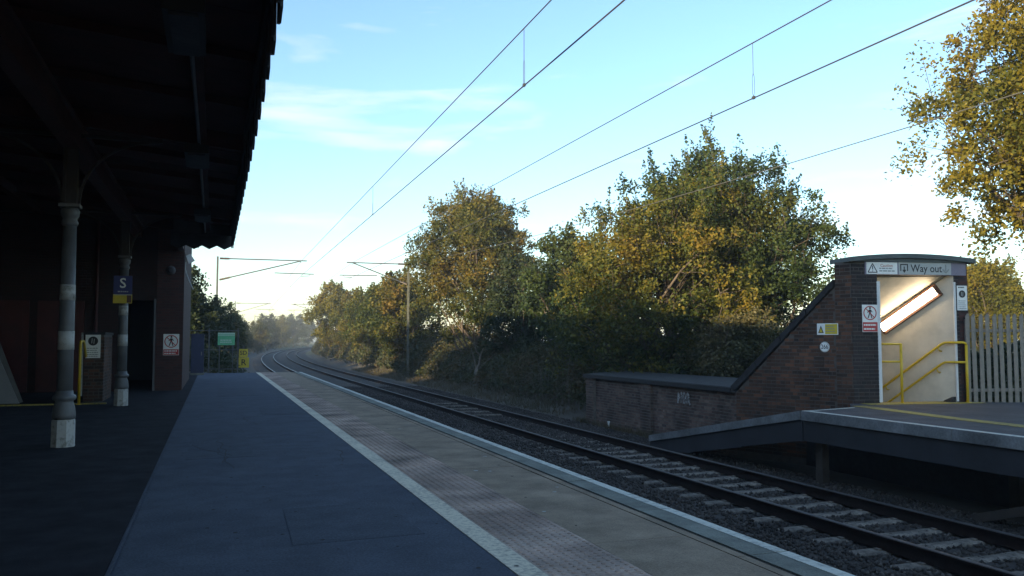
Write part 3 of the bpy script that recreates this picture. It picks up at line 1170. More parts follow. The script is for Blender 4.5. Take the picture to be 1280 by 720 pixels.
def subway_entrance():
    e = empty('subway_entrance', (P.x, P.y, FZ))
    tag(e, 'brick Way out subway entrance with curved grey roof and sloping stair wall', 'subway entrance')
    zt = 3.02
    # brick cores (mortar) a little behind the brick faces
    g = 0.008
    core = MB()
    core.prism([F(TL + g, -.9, g), F(TJ0, -.9, g), F(TJ0, -.9, .24), F(TL + g, -.9, .24)], (0, 0, zt + .9 - .03))
    core.prism([F(TJ1, -.9, g), F(TR - g, -.9, g), F(TR - g, -.9, .24), F(TJ1, -.9, .24)], (0, 0, zt + .9 - .03))
    core.prism([F(TJ0, 2.75, .02), F(TJ1, 2.75, .02), F(TJ1, 2.75, .24), F(TJ0, 2.75, .24)], (0, 0, zt - 2.78))
    core.build('front_wall', M['mortar_dark'], e)
    sl = lambda u: 2.52 - (u - 0.36) * (2.52 - 0.30) / (SLEN - 0.36)
    side = MB()
    side.prism([SW(g * 2, -1.2, -g), SW(SLEN, -1.2, -g), SW(SLEN, .29, -g), SW(.36, 2.5, -g), SW(.36, zt - .03, -g), SW(g * 2, zt - .03, -g)], Vector((SD.y, -SD.x, 0)) * .22)
    side.build('side_wall', M['mortar_dark'], e)
    br = Bricks()
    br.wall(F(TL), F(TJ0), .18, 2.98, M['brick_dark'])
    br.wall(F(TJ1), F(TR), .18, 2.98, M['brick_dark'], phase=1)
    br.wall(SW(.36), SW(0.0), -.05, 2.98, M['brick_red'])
    br.wall(SW(SLEN), SW(.37), -1.0, 2.5, M['brick_red'], top=lambda u: sl(SLEN - u) - .02)
    br.build(e, 300)
    # right flank beyond the fence and back closing wall
    fl = MB()
    fl.prism([F(TR, -.5, .0), F(TR, zt - .03, .0), F(TR, zt - .03, .6), F(TR, 1.5, 2.5), F(TR, -.5, 2.5)], -U * .2)
    fl.build('flank_wall', M['brick_far'], e)
    # curved roof, overhanging; arc across U
    n = 14
    pts_t, pts_b = [], []
    for i in range(n + 1):
        t = -1.51 + (1.26 + 1.51) * i / n
        k = (i / n - .5) * 2
        z = 3.155 - 0.085 * k * k
        pts_t.append(F(t, z, -.11))
        pts_b.append(F(t, z - .09, -.11))
    MB().prism(pts_t + pts_b[::-1], NF * .75).build('roof', M['roof_grey'], e)
    fas = []
    MB().prism([F(-1.36, 2.99, -.05), F(1.09, 2.99, -.05)] + [F(1.09 - 2.45 * i / 8, 3.085 - .075 * ((i / 8 - .5) * 2) ** 2, -.05) for i in range(9)], NF * .2).build('fascia', M['roof_grey'], e)
    # lintel board behind the signs
    MB().prism([F(-1.13, 2.735, -.012), F(1.10, 2.735, -.012), F(1.10, 2.988, -.012), F(-1.13, 2.988, -.012)], NF * .05).build('lintel', M['lavender'], e)
    # inside: right wall, left wall, sloping soffit, steps
    J = F(TJ1 - .01, 0, .02)
    K = F(TJ0, 0, .2)
    soff = lambda q: 2.74 - max(0, q - .1) * .60          # right edge of the sloping soffit
    soffl = lambda q: 2.70 - max(0, q - .1) * 1.0         # left edge, under the outer coping
    Z = lambda z: Vector((0, 0, z))
    MB().prism([J + Z(-1.5), J + W * 2.5 + Z(-2.6), J + W * 2.5 + Z(soff(2.5)), J + W * .1 + Z(2.745), J + Z(2.745)], Vector((W.y, -W.x, 0)) * .12).build('inner_wall', M['cream_wall'], e)
    MB().prism([K + Z(-1.5), K + W * 2.2 + Z(-1.6), K + W * 2.2 + Z(soffl(2.2)), K + W * .1 + Z(2.70), K + Z(2.70)], Vector((-W.y, W.x, 0)) * .08).build('inner_wall', M['cream_wall'], e)
    a, b = F(TJ0 - .1, 0, .06), F(TJ1 + .06, 0, .06)
    MB().prism([a + Z(2.742), b + Z(2.742), b + W * .15 + Z(2.742), a + W * .15 + Z(2.742)], (0, 0, .1)).build('soffit', M['cream_wall'], e)
    m = MB()
    n = 10
    for lay in (0, .1):
        for i in range(n + 1):
            q = .13 + 2.3 * i / n
            for k in range(7):
                f = k / 6
                p_ = a + (b - a) * f + W * q
                m.v.append((p_.x, p_.y, soffl(q) * (1 - f) + soff(q) * f + .01 + lay))
    for lay in (0, 77):
        for i in range(n):
            for k in range(6):
                m.f.append((lay + i * 7 + k, lay + i * 7 + k + 1, lay + i * 7 + k + 8, lay + i * 7 + k + 7))
    m.build('stair_soffit', M['cream_wall'], e)
    MB().prism([K + W * 2.3 + Z(-2), J + W * 2.3 + Z(-2), J + W * 2.3 + Z(soff(2.3)), K + W * 2.3 + Z(soffl(2.3) - .1)], W * .1).build('end_wall', M['cream_wall'], e)
    # outer stair roof along the sloping wall
    q = [SW(.36, 2.56, .03), SW(SLEN + .05, .345, .03)]
    w_in = Vector((SD.y, -SD.x, 0))
    for k in range(4):
        f0, f1 = k / 4 + .004 * (k > 0), (k + 1) / 4 - .004
        mixp = lambda a_, b_, f: a_ + (b_ - a_) * f
        lo0, lo1, hi0, hi1 = SW(.37, 2.51, .06), SW(SLEN + .02, .30, .06), SW(.37, 2.65, .06), SW(SLEN + .12, .39, .06)
        jog = Vector((0, 0, random.uniform(-.006, .006)))
        MB().prism([mixp(lo0, lo1, f0) + jog, mixp(lo0, lo1, f1) + jog, mixp(hi0, hi1, f1) + jog, mixp(hi0, hi1, f0) + jog], w_in * .34).build('coping', M['coping_dark'], e)
    m = MB()
    n = 8
    for lay in (0, .06):
        for i in range(n + 1):
            u_ = .42 + (SLEN - .45) * i / n
            m.v += [tuple(SW(u_, sl(u_) + .03 + lay, -.22)), tuple(SW(u_, soff(u_) + .26 + lay, -.22) + w_in * 2.12)]
    for lay in (0, 18):
        for i in range(n):
            m.f.append((lay + i * 2, lay + i * 2 + 1, lay + i * 2 + 3, lay + i * 2 + 2))
    m.build('stair_roof', M['roof_felt'], e)
    for k in range(12):
        z = FZ - .17 * (k + 1)
        aa, bb = F(TJ0, 0, .26) + W * (.27 * k), F(TJ1, 0, .26) + W * (.27 * k)
        MB().prism([aa + Vector((0, 0, z - .3)), bb + Vector((0, 0, z - .3)), bb + W * .28 + Vector((0, 0, z - .3)), aa + W * .28 + Vector((0, 0, z - .3))], (0, 0, .3)).build('step', M['far_asphalt'], e)
    MB().prism([F(TJ0 + .005, FZ - .2, .02), F(TJ1 - .02, FZ - .2, .02), F(TJ1 - .02, FZ - .2, .26), F(TJ0 + .005, FZ - .2, .26)], (0, 0, .203)).build('threshold', M['yellow_line'], e)
    MB().prism([F(-1.30, FZ, -.36), F(1.25, FZ, -.30), F(1.25, FZ, -.02), F(-1.30, FZ, -.02)], (0, 0, .006)).build('painted_apron', M['yellow_line'], e)
    # white door frame
    MB().prism([F(TJ0 - .02, FZ + .02, -.014), F(TJ0 + .045, FZ + .02, -.014), F(TJ0 + .045, FZ + .02, .1), F(TJ0 - .02, FZ + .02, .1)], (0, 0, 2.40)).build('door_frame', M['white_paint'], e)
    MB().prism([F(TJ1 - .03, FZ + .02, -.014), F(TJ1 + .015, FZ + .02, -.014), F(TJ1 + .015, FZ + .02, .018), F(TJ1 - .03, FZ + .02, .018)], (0, 0, 2.40)).build('door_frame', M['white_paint'], e)
    MB().prism([F(TJ1 - .16, FZ + .004, .03), F(TJ1 - .02, FZ + .004, .03), F(TJ1 - .02, FZ + .11, .03), F(TJ1 - .05, FZ + .11, .03)], NF * .2).build('skirting_block', M['black'], e)
    return J


JW = subway_entrance()


def jw(s, z, o=0.0):
    """point on the right-hand inner stair wall; o = distance into the passage"""
    q = JW + W * s + Vector((-W.y, W.x, 0)) * o
    return Vector((q.x, q.y, z))


def strip_light():
    l = empty('strip_light', jw(.8, 2.0, .05))
    tag(l, 'lit sloping fluorescent light in a brown frame on the stair wall', 'light')
    a, b = jw(.27, 2.47, .045), jw(1.50, 1.66, .045)
    up = Vector((-W.y, W.x, 0))
    MB().bar(a, b, .27, .07, up=up).build('frame', M['brown_wood'], l)
    d = (b - a).normalized()
    MB().bar(a + d * .05 + up * .045, b - d * .05 + up * .045, .165, .07, up=up).build('diffuser', M['lamp'], l)
    for q in (a + d * .035 + up * .05, b - d * .035 + up * .05):
        MB().bar(q - d * .015, q + d * .015, .18, .09, up=up).build('end_cap', M['brown_wood'], l)


strip_light()


def handrails():
    h = empty('handrail', F(.97, FZ, -.1))
    tag(h, 'yellow double handrail with post on the right of the doorway', 'handrail')
    p0 = F(.97, FZ, -.12)
    rail = lambda z: [F(.97, z - .06, -.12), F(.955, z - .015, -.12), F(.91, z, -.115), jw(.05, z, .085), jw(.17, z - .005, .085), jw(.24, z - .04, .085), jw(1.75, z - 1.16, .085), jw(3.2, z - 2.25, .085)]
    MB().tube([p0, F(.97, 1.33, -.12)], .027, 10).build('post', M['yellow_paint'], h, True)
    MB().tube(rail(1.38), .025, 10).build('top_rail', M['yellow_paint'], h, True)
    MB().tube([F(.97, .985, -.12), F(.91, .985, -.115)] + rail(.985)[3:], .023, 10).build('lower_rail', M['yellow_paint'], h, True)
    for s, z in ((.30, 1.27), (.34, .84), (1.42, .44), (1.36, .08)):
        MB().tube([jw(s, z, .085), jw(s - .02, z - .06, .07), jw(s - .03, z - .07, .0)], .014, 8).build('bracket', M['yellow_paint'], h, True)
    MB().lathe([(.055, 0), (.055, .012)], 14, tuple(p0)).build('foot_plate', M['yellow_paint'], h)
    g = empty('handrail', F(-.44, FZ, -.1))
    tag(g, 'yellow handrail post with short rails by the left door jamb', 'handrail')
    q = F(-.44, FZ, -.08)
    MB().tube([q, F(-.44, 1.36, -.08)], .027, 10).build('post', M['yellow_paint'], g, True)
    for z in (1.35, 1.0):
        MB().tube([F(-.44, z, -.08), F(-.70, z, -.06), F(-.80, z, .0), F(-.81, z - .03, .15)] + [F(-.81, z - .03, .2) + W * s + Vector((0, 0, -s * .75)) for s in (.2, 1.4)], .022, 10).build('rail', M['yellow_paint'], g, True)
    MB().lathe([(.055, 0), (.055, .012)], 14, tuple(q)).build('foot_plate', M['yellow_paint'], g)


handrails()


def entrance_signs():
    # caution panel and Way out panel on the lintel
    s = sign_plate('caution_sign', 'caution sign with warning triangle left of the Way out sign', F(-.765, 2.862, -.014), ANG_F, .67, .235, M['sign_white'])
    s.data.materials[0] = M['sign_white']
    sg_strokes(s, [((-.305, -.085), (-.105, -.085)), ((-.105, -.085), (-.205, .09)), ((-.205, .09), (-.305, -.085))], .018, M['ink'], 'warning_triangle', 1)
    sg_strokes(s, [((-.205, .045), (-.205, -.03)), ((-.205, -.05), (-.205, -.068))], .018, M['ink'], 'exclamation_mark', 1)
    sg_text(s, 'Caution', .10, .05, .085, M['text_red'])
    sg_lines(s, -.06, .30, [-.005, -.055], .022, M['text_grey'])
    w = sign_plate('way_out_sign', 'grey Way out sign with arrows above the subway doorway', F(.18, 2.866, -.014), ANG_F, 1.16, .245, M['sign_grey'])
    # exit pictogram: a bracket with an arrow inside
    sg_strokes(w, [((-.535, -.055), (-.535, .085)), ((-.545, .075), (-.375, .075)), ((-.385, .085), (-.385, -.055))], .022, M['ink'], 'exit_bracket', 1)
    sg_strokes(w, [((-.46, .035), (-.46, -.04))], .024, M['ink'], 'arrow_stem', 1)
    sg_poly(w, [(-.505, -.03), (-.46, -.095), (-.415, -.03)], M['ink'], 'arrow_head', 2)
    sg_text(w, 'Way out', .03, -.005, .215, M['ink'], sx=.9)
    sg_strokes(w, [((.46, .085), (.46, -.05))], .03, M['text_grey'], 'arrow_stem', 1)
    sg_strokes(w, [((.39, -.01), (.46, -.085)), ((.53, -.01), (.46, -.085))], .028, M['text_grey'], 'arrow_head', 2)
    no_crossing_sign('square no-walking sign with red panel on the dark brick door pier', F(-1.045, 1.86, -.002), ANG_F, .33, .54)
    round_notice('tall white notice with black disc right of the Way out doorway', F(1.0, 2.28, -.002), ANG_F, .225, .50)
    y = sign_plate('warning_sign', 'yellow warning sign with triangle on the sloping brick wall', SW(.53, 1.65, .008), ANG_S, .46, .23, M['sign_white'])
    sg_rect(y, -.05, .215, -.10, .10, M['sign_yellow'], 'yellow_panel', 1)
    sg_poly(y, [(-.205, -.08), (-.08, -.08), (-.1425, .075)], M['ink'], 'warning_triangle', 1)
    sg_poly(y, [(-.18, -.065), (-.105, -.065), (-.1425, .03)], M['sign_yellow'], 'triangle_field', 2)
    sg_lines(y, -.03, .19, [.055, .005, -.05], .016, M['text_grey'], 2)
    d = MB().prism([(x, -.008, z) for x, z in disc_pts(0, 0, .105, 28)], (0, .008, 0)).build('number_disc', M['sign_white'])
    d.location = SW(.60, 1.29, .008)
    d.rotation_euler = (0, 0, ANG_S)
    d['thick'] = .008
    tag(d, 'round white disc numbered 266 on the sloping brick wall', 'sign')
    sg_text(d, '266', 0, 0, .125, M['ink'], sx=.85)
    sg_ring(d, 0, 0, .094, .101, M['text_grey'], 'rim', 1)


entrance_signs()


def low_wall():
    e = empty('brick_parapet', (10.95, 20.2, -1.1))
    tag(e, 'low brick subway wall with dark flat roof beside the far track', 'wall')
    X = 10.95
    g = .008
    MB().box(X + g, X + .3, 16.3, 24.2, -1.3, .27).build('wall_core', M['mortar'], e)
    MB().box(X - .085 + g, X + .05, 23.66, 24.21, -1.3, .268).build('pilaster_core', M['mortar'], e)
    MB().box(X - .085 + g, X + .05, 20.1, 20.66, -1.3, .268).build('pilaster_core', M['mortar'], e)
    br = Bricks()
    sk = lambda u, z: False
    br.wall((X, 23.65), (X, 20.67), -1.17, .27, M['brick_brown'])
    br.wall((X, 20.09), (X, 16.3), -1.17, .27, M['brick_brown'], phase=1)
    br.wall((X - .085, 24.2), (X - .085, 23.66), -1.17, .27, M['brick_brown'], phase=1)
    br.wall((X - .085, 20.66), (X - .085, 20.1), -1.17, .27, M['brick_brown'])
    br.wall((X + .25, 24.22), (X - .03, 24.22), -1.17, .27, M['brick_brown'])
    br.wall((X - .075, 20.09), (X, 20.09), -1.17, .27, M['brick_brown'])
    br.build(e, 300)
    roof = [(X - .13, 24.32), (X - .13, 16.3), (14.0, 16.2), (13.35, 26.7)]
    MB().prism([(x, y, .272) for x, y in roof], (0, 0, .10)).build('roof_slab', M['coping_dark'], e)
    MB().prism([(x, y, .373) for x, y in [(X - .07, 24.27), (X - .07, 16.35), (13.95, 16.25), (13.3, 26.6)]], (0, 0, .012)).build('roof_covering', M['roof_felt'], e)
    MB().prism([(13.0, 16.4, -1.2), (13.9, 16.4, -1.2), (13.2, 26.5, -1.2), (12.9, 26.3, -1.2)], (0, 0, 1.47)).build('back_wall', M['mortar_dark'], e)
    # white painted scrawl
    gsegs = [((0, 0), (.02, .27)), ((.02, .27), (.15, .03)), ((.15, .03), (.17, .29)), ((.24, .03), (.25, .27)), ((.25, .27), (.36, .25)), ((.36, .25), (.35, .04)), ((.35, .04), (.24, .03)), ((.42, .02), (.44, .28)), ((.44, .28), (.54, .2)), ((.54, .2), (.45, .14)), ((.45, .14), (.58, 0)), ((.05, .12), (.55, .1))]
    m = MB()
    for (a, b) in gsegs:
        m.bar((X - .006, 18.8 - a[0], -.14 + a[1]), (X - .006, 18.8 - b[0], -.14 + b[1]), .05, .003, up=(1, 0, 0))
    m.build('painted_scrawl', M['graffiti'], e)
    # small white marker post at the wall's foot
    mk = MB().box(-.025, .025, -.02, .02, 0, .22).box(-.03, .03, -.024, .024, .22, .25).build('marker_post', M['sign_white'])
    mk.location = (10.72, 22.3, -1.14)
    tag(mk, 'short white marker post at the foot of the low brick wall', 'marker post')


low_wall()


def palisade():
    f = empty('palisade_fence', F(2.6, .1, -.03))
    tag(f, 'grey steel palisade fence right of the subway entrance', 'fence')
    d0 = -.10
    L = 5.4
    for z in (.42, 1.62):
        a, b = F(1.02, z, d0 + .04), F(1.02 + L, z, d0 + .04)
        MB().bar(a, b, .012, .06, up=(0, 0, 1)).bar(a + NF * .02 + Vector((0, 0, .027)), b + NF * .02 + Vector((0, 0, .027)), .04, .006).build('rail', M['steel'], f)
    # pale: W section with a pointed three-way top
    m = MB()
    prof = [(-.048, .006), (-.018, -.012), (.018, -.012), (.048, .006)]
    h0, h1 = .06, 1.90
    vs, fs = [], []
    for i, (x, y) in enumerate(prof):
        top = h1 - (.05 if i in (0, 3) else 0)
        vs += [(x, y, h0), (x, y, top), (x * .96, y + .006, h0), (x * .96, y + .006, top)]
    for i in range(3):
        a, b = i * 4, i * 4 + 4
        fs += [(a, b, b + 1, a + 1), (b + 2, a + 2, a + 3, b + 3), (a + 1, b + 1, b + 3, a + 3)]
    fs += [(0, 1, 3, 2), (12, 14, 15, 13)]
    pm = m.add(vs, fs).mesh('pale')
    pm.materials.append(M['steel'])
    t = 1.03
    k = 0
    while t < 1.02 + L:
        o = link('pale', pm, None, f, F(t, .06 + random.uniform(-.008, .008), d0 + .012) - Vector(f.location))
        o.rotation_euler = (random.uniform(-.008, .008), random.uniform(-.008, .008), ANG_F)
        t += .155
    for t in (1.07, 3.8, 6.4):
        MB().prism([F(t - .04, 0, d0 + .06), F(t + .04, 0, d0 + .06), F(t + .04, 0, d0 + .16), F(t - .04, 0, d0 + .16)], (0, 0, 1.85)).build('post', M['steel'], f)


palisade()

# ------------------------------------------------------------------ station canopy and building
CX, CEND = 0.40, 23.6


def canopy():
    c = empty('station_canopy', (-2.9, 9, 0))
    tag(c, 'dark timber platform canopy with scalloped valance boards on the left', 'canopy')
    ya = -5.0
    # boarded roof, rising a little towards the building
    zf, zb = 4.42, 5.05
    sl = (zb - zf) / 6.6
    y = ya
    while y < CEND - .05:
        y2 = min(y + .62, CEND - .02)
        dz = random.uniform(-.006, .006)
        MB().prism([(-6.2, y + .006, zb + dz), (CX - .03, y + .006, zf + dz), (CX - .03, y + .006, zf + .03 + dz), (-6.2, y + .006, zb + .03 + dz)], (0, y2 - y - .012, 0)).build('roof_board', M['canopy_wood'], c)
        y = y2
    MB().prism([(-6.4, ya, zb + .05), (CX + .06, ya, zf + .04), (CX + .06, ya, zf + .09), (-6.4, ya, zb + .12)], (0, CEND - ya + .05, 0)).build('roof_covering', M['slate'], c)
    # longitudinal beam over the columns
    MB().box(-1.99, -1.79, ya, CEND - .03, 4.05, 4.32).build('long_beam', M['canopy_beam'], c)
    MB().box(-2.03, -1.75, ya, CEND - .03, 4.325, 4.37).build('beam_flange', M['canopy_beam'], c)
    MB().box(-.28, -.16, ya, CEND - .03, 4.28, 4.40).build('purlin', M['canopy_wood'], c)
    MB().box(-4.2, -4.05, ya, CEND - .03, 4.5, 4.7).build('purlin', M['canopy_wood'], c)
    for y in np.arange(-2.2, 23, 1.885):
        wide = abs(((y - 5.3) / 7.54) - round((y - 5.3) / 7.54)) < .02
        dz = .14 if wide else .0
        MB().prism([(-6.2, y, zb - .01), (CX - .05, y, zf - .01), (CX - .05, y, zf - .10 - dz), (-6.2, y, zb - .14 - dz)], (0, .11 if wide else .075, 0)).build('rafter', M['canopy_wood'], c)
    # fascia and valance boards, alternately proud
    MB().box(CX - .05, CX - .022, ya, CEND, 4.18, 4.44).build('fascia', M['valance'], c)
    MB().box(-1.05, CX - .05, CEND - .06, CEND, 4.18, 4.66).build('fascia', M['valance'], c)

    def board(w, h, dip):
        m = MB()
        pts = [(-w / 2, 0), (w / 2, 0), (w / 2, -h)]
        for k in range(1, 6):
            a = k / 6
            pts.append((w / 2 - w * a, -h - dip * (1 - abs(2 * a - 1))))
        pts.append((-w / 2, -h))
        return m.prism([(0, x, z) for x, z in pts], (.022, 0, 0)).mesh('valance_board')
    bm = [board(.372, .46, .055), board(.372, .44, .05)]
    bm.append(board(.392, .40, .10))
    for b in bm:
        b.materials.append(M['valance'])
    y = ya + .19
    k = 0
    while y < CEND - .1:
        o = link('valance_board', bm[k % 2], None, c, Vector((CX - .02 + (.024 if k % 2 == 0 else 0), y, 4.30 + random.uniform(-.008, .008))) - Vector(c.location))
        y += .3745
        k += 1
    x = CX - .19
    k = 0
    while x > -1.0:
        o = link('valance_board', bm[2], None, c, Vector((x, CEND + .002 + (.024 if k % 2 == 0 else 0), 4.30 + random.uniform(-.008, .008))) - Vector(c.location))
        o.rotation_euler = (0, 0, R(90))
        x -= .3745
        k += 1
    MB().prism([(-6.2, CEND + .01, zb + .01), (-.90, CEND + .01, 4.55), (-.90, CEND + .01, 4.60), (-6.2, CEND + .01, zb + .06)], (0, 2.56, 0)).build('roof_extension', M['canopy_wood'], c)
    MB().box(-1.0, -.86, CEND + .03, 26.15, 4.0, 4.62).build('end_beam', M['canopy_wood'], c)
    # conduit under the boards
    MB().tube([(-.26, ya, 4.20), (-.26, 8, 4.21), (-.25, 14, 4.2), (-.27, CEND - .3, 4.21)], .022, 8).build('conduit', M['iron_grey'], c)


canopy()


def canopy_lights():
    for i, (y, lb) in enumerate(((7.6, 'black canopy light fitting nearest the camera under the eaves'), (13.0, 'black canopy light fitting above the first column'), (19.2, 'black canopy light fitting farthest along the eaves'))):
        l = empty('canopy_light', (-.26, y, 4.18))
        tag(l, lb, 'light fitting', 'light fittings under the canopy')
        MB().box(-.18, .14, -.55, .55, -.16, -.04).build('housing', M['black'], l, local=True)
        MB().box(-.13, .09, -.5, .5, -.185, -.162).build('diffuser', M['slate'], l, local=True)
        for yy in (-.4, .4):
            MB().box(-.02, .02, yy - .02, yy + .02, -.04, .05).build('hanger', M['black'], l, local=True)


canopy_lights()


def column(label, y):
    c = empty('canopy_column', (-1.89, y, 0))
    tag(c, label, 'column', 'cast iron canopy columns')
    # octagonal white base
    MB().lathe([(.152, 0), (.152, .02), (.150, .03), (.148, .33), (.144, .36), (.11, .37)], 8, twist=R(22.5)).build('base', M['iron_white'], c, local=True)
    MB().lathe([(.12, .36), (.145, .38), (.148, .43), (.135, .52), (.115, .59), (.112, .61), (.14, .63), (.148, .655), (.14, .68), (.112, .70), (.106, .75)], 24).build('moulded_foot', M['iron_grey'], c, True, local=True)
    sh = MB().lathe([(.101, .74), (.098, 1.5), (.086, 3.0)], 24).build('shaft', M['iron_grey'], c, True, local=True)
    for z0, z1, nm in ((1.30, 1.55, 'w'), (1.97, 2.18, 'w')):
        r0 = .0985 - (z0 - 1.4) * .009 + .004
        r1 = .0985 - (z1 - 1.4) * .009 + .004
        MB().lathe([(r0, z0), (r1, z1)], 24).build('white_band', M['iron_white'], c, True, local=True)
    MB().lathe([(.086, 2.98), (.105, 3.01), (.108, 3.03), (.092, 3.06), (.09, 3.09), (.115, 3.12), (.12, 3.19), (.09, 3.24)], 24).build('necking', M['iron_grey'], c, True, local=True)
    MB().box(-.13, .13, -.13, .13, 3.235, 3.28).build('capital', M['iron_grey'], c, local=True)
    m = MB()
    m.box(-.085, .085, -.085, .085, 3.28, 4.045)
    for sx_ in (-1, 1):
        m.box(sx_ * .07 - .02, sx_ * .07 + .02, -.105, -.086, 3.30, 4.04)
    m.build('upper_shaft', M['iron_dark'], c, local=True)
    # curved spandrel brackets towards track and building
    for sgn in (1, -1):
        pts = [(sgn * (.105 + 1.0 * (1 - math.cos(a))), 0, 3.30 + .92 * math.sin(a)) for a in np.linspace(0, math.pi / 2, 12)]
        m = MB()
        for a, b in zip(pts[:-1], pts[1:]):
            m.bar(a, b, .035, .03, up=(0, 1, 0))
        m.build('bracket', M['iron_dark'], c, local=True)
        m = MB()
        m.bar((sgn * .11, 0, 4.24), (sgn * 1.15, 0, 4.24), .05, .05)
        m.build('bracket_tie', M['iron_dark'], c, local=True)
    # braces along the beam
    return c


column('grey cast iron canopy column with white base, nearest in view', 12.91)
column('grey canopy column carrying the blue S sign, second in view', 20.49)


def s_sign():
    s = sign_plate('column_sign', 'dark blue S sign with yellow plate beneath on second column', (-1.90, 20.34, 2.63), 0, .37, .40, M['sign_blue'], .012)
    sg_text(s, 'S', 0, .03, .30, M['sign_white'])
    sg_lines(s, -.10, .12, [-.145], .025, M['sign_grey'])
    y = MB().box(-.19, .19, -.012, 0, -.40, -.205).build('yellow_plate', M['sign_yellow'], s, local=True)
    MB().box(.085, .175, -.0155, -.0135, -.385, -.225).build('dark_square', M['brown_wood'], s, local=True)
    MB().box(-.18, .18, -.0155, -.0135, -.225, -.208).build('white_strip', M['sign_grey'], s, local=True)
    MB().box(-.02, .02, 0, .06, -.35, .15).build('bracket', M['iron_grey'], s, local=True)


s_sign()


def station_building():
    b = empty('station_building', (-8, 10, 0))
    tag(b, 'dark brick station building behind the canopy with end screen wall', 'building')
    # main wall along the platform with openings for doors and windows
    X = -6.2
    ops = [(-2, 0, 0, 2.6), (2.5, 4.2, .9, 2.6), (6.5, 7.7, 0, 2.5), (10, 11.6, .9, 2.6), (13.5, 15.1, .9, 2.6), (17, 18.2, 0, 2.5), (20.5, 22.3, .9, 2.6)]
    w = MB()
    prev = -12
    for a, c, z0, z1 in ops:
        w.box(X - .3, X, prev, a, 0, 5.3)
        if z0 > 0:
            w.box(X - .3, X, a, c, 0, z0)
        w.box(X - .3, X, a, c, z1, 5.3)
        prev = c
    w.box(X - .3, X, prev, 26.2, 0, 5.3)
    w.build('wall', M['brick_shade_dark'], b)
    for a, c, z0, z1 in ops:
        if z0 == 0:
            d = MB().box(X - .2, X - .15, a + .06, c - .06, .01, z1 - .05).build('door', M['dark_red'], b)
            MB().box(X - .149, X - .10, c - .2, c - .14, 1.0, 1.06).build('handle', M['steel'], d, local=True)
            m = MB().box(X - .22, X - .02, a, a + .06, 0, z1).box(X - .22, X - .02, c - .06, c, 0, z1).box(X - .22, X - .02, a + .06, c - .06, z1 - .06, z1)
            m.build('door_frame', M['dark_red'], b)
        else:
            wn_ = MB().box(X - .22, X - .12, a, a + .07, z0, z1).box(X - .22, X - .12, c - .07, c, z0, z1).box(X - .22, X - .12, a + .07, c - .07, z0, z0 + .07).box(X - .22, X - .12, a + .07, c - .07, z1 - .07, z1).box(X - .2, X - .13, (a + c) / 2 - .03, (a + c) / 2 + .03, z0 + .07, z1 - .07).build('window', M['dark_red'], b)
            MB().box(X - .18, X - .17, a + .07, c - .07, z0 + .07, z1 - .07).build('pane', M['black'], wn_, local=True)
            MB().box(X - .12, X + .06, a - .08, c + .08, z0 - .1, z0).build('sill', M['coping'], b)
    # far walls and unseen pitched roof; ridges and chimneys shaped for their shade
    m = MB()
    m.box(-13.5, -13.2, -12, 34, 0, 5.3).box(-13.2, X - .3, -12, -11.7, 0, 5.3).box(-13.2, -6.2, 33.6, 33.9, 0, 5.3)
    m.build('outer_wall', M['brick_far'], b)
    ym, yn = -12.4, 34.2
    MB().prism([(-13.9, ym, 5.2), (X + .15, ym, 5.2), (-9.9, ym, 7.5)], (0, 4.5 - ym, 0)).build('roof', M['slate'], b)
    MB().prism([(-13.9, 4.51, 5.2), (X + .15, 4.51, 5.2), (-9.9, 4.51, 5.75)], (0, yn - 4.51, 0)).build('lower_roof', M['slate'], b)
    for y in (2.0, 20.0):
        MB().box(-10.3, -9.5, y - .4, y + .4, 5.5, 8.4).build('chimney', M['brick_far'], b)
    # end screen wall with dark doorway and the projecting pier block beyond
    Y = 26.2
    m = MB()
    m.box(-6.2, -2.45, Y, Y + .3, 0, 5.2)
    m.box(-2.45, -1.56, Y, Y + .3, 2.55, 5.2)
    m.build('screen_wall', M['brick_shade_dark'], b)
    MB().box(-1.56, -.84, Y - .03, Y + .3, 0, 4.9).build('pier', M['brick_far'], b)
    MB().box(-1.1, -.842, Y + .3, 33.9, 0, 4.9).build('flank_wall', M['brick_far'], b)
    MB().box(-6.1, -.6, Y - .25, 34.1, 4.9, 5.06).build('flat_roof', M['slate'], b)
    MB().box(-1.62, -1.57, Y - .04, Y + .2, 0, 2.6).build('door_frame', M['iron_grey'], b)
    MB().box(-5.9, -1.2, 33.2, 33.3, 0, 4.9).build('back_wall', M['black'], b)
    # dark red panelled doors in the screen wall
    for x0, x1 in ((-5.9, -4.75), (-4.55, -3.4)):
        MB().box(x0, x1, Y - .05, Y - .002, 0.02, 2.5).build('door', M['dark_red'], b)
        for z0, z1 in ((.2, 1.0), (1.15, 2.3)):
            MB().box(x0 + .15, x1 - .15, Y - .065, Y - .048, z0, z1).build('door_panel', M['dark_red'], b)
    # pipe down the wall
    MB().tube([(-3.1, Y - .06, 0), (-3.1, Y - .06, 4.8)], .04, 10).build('downpipe', M['dark_red'], b)


station_building()


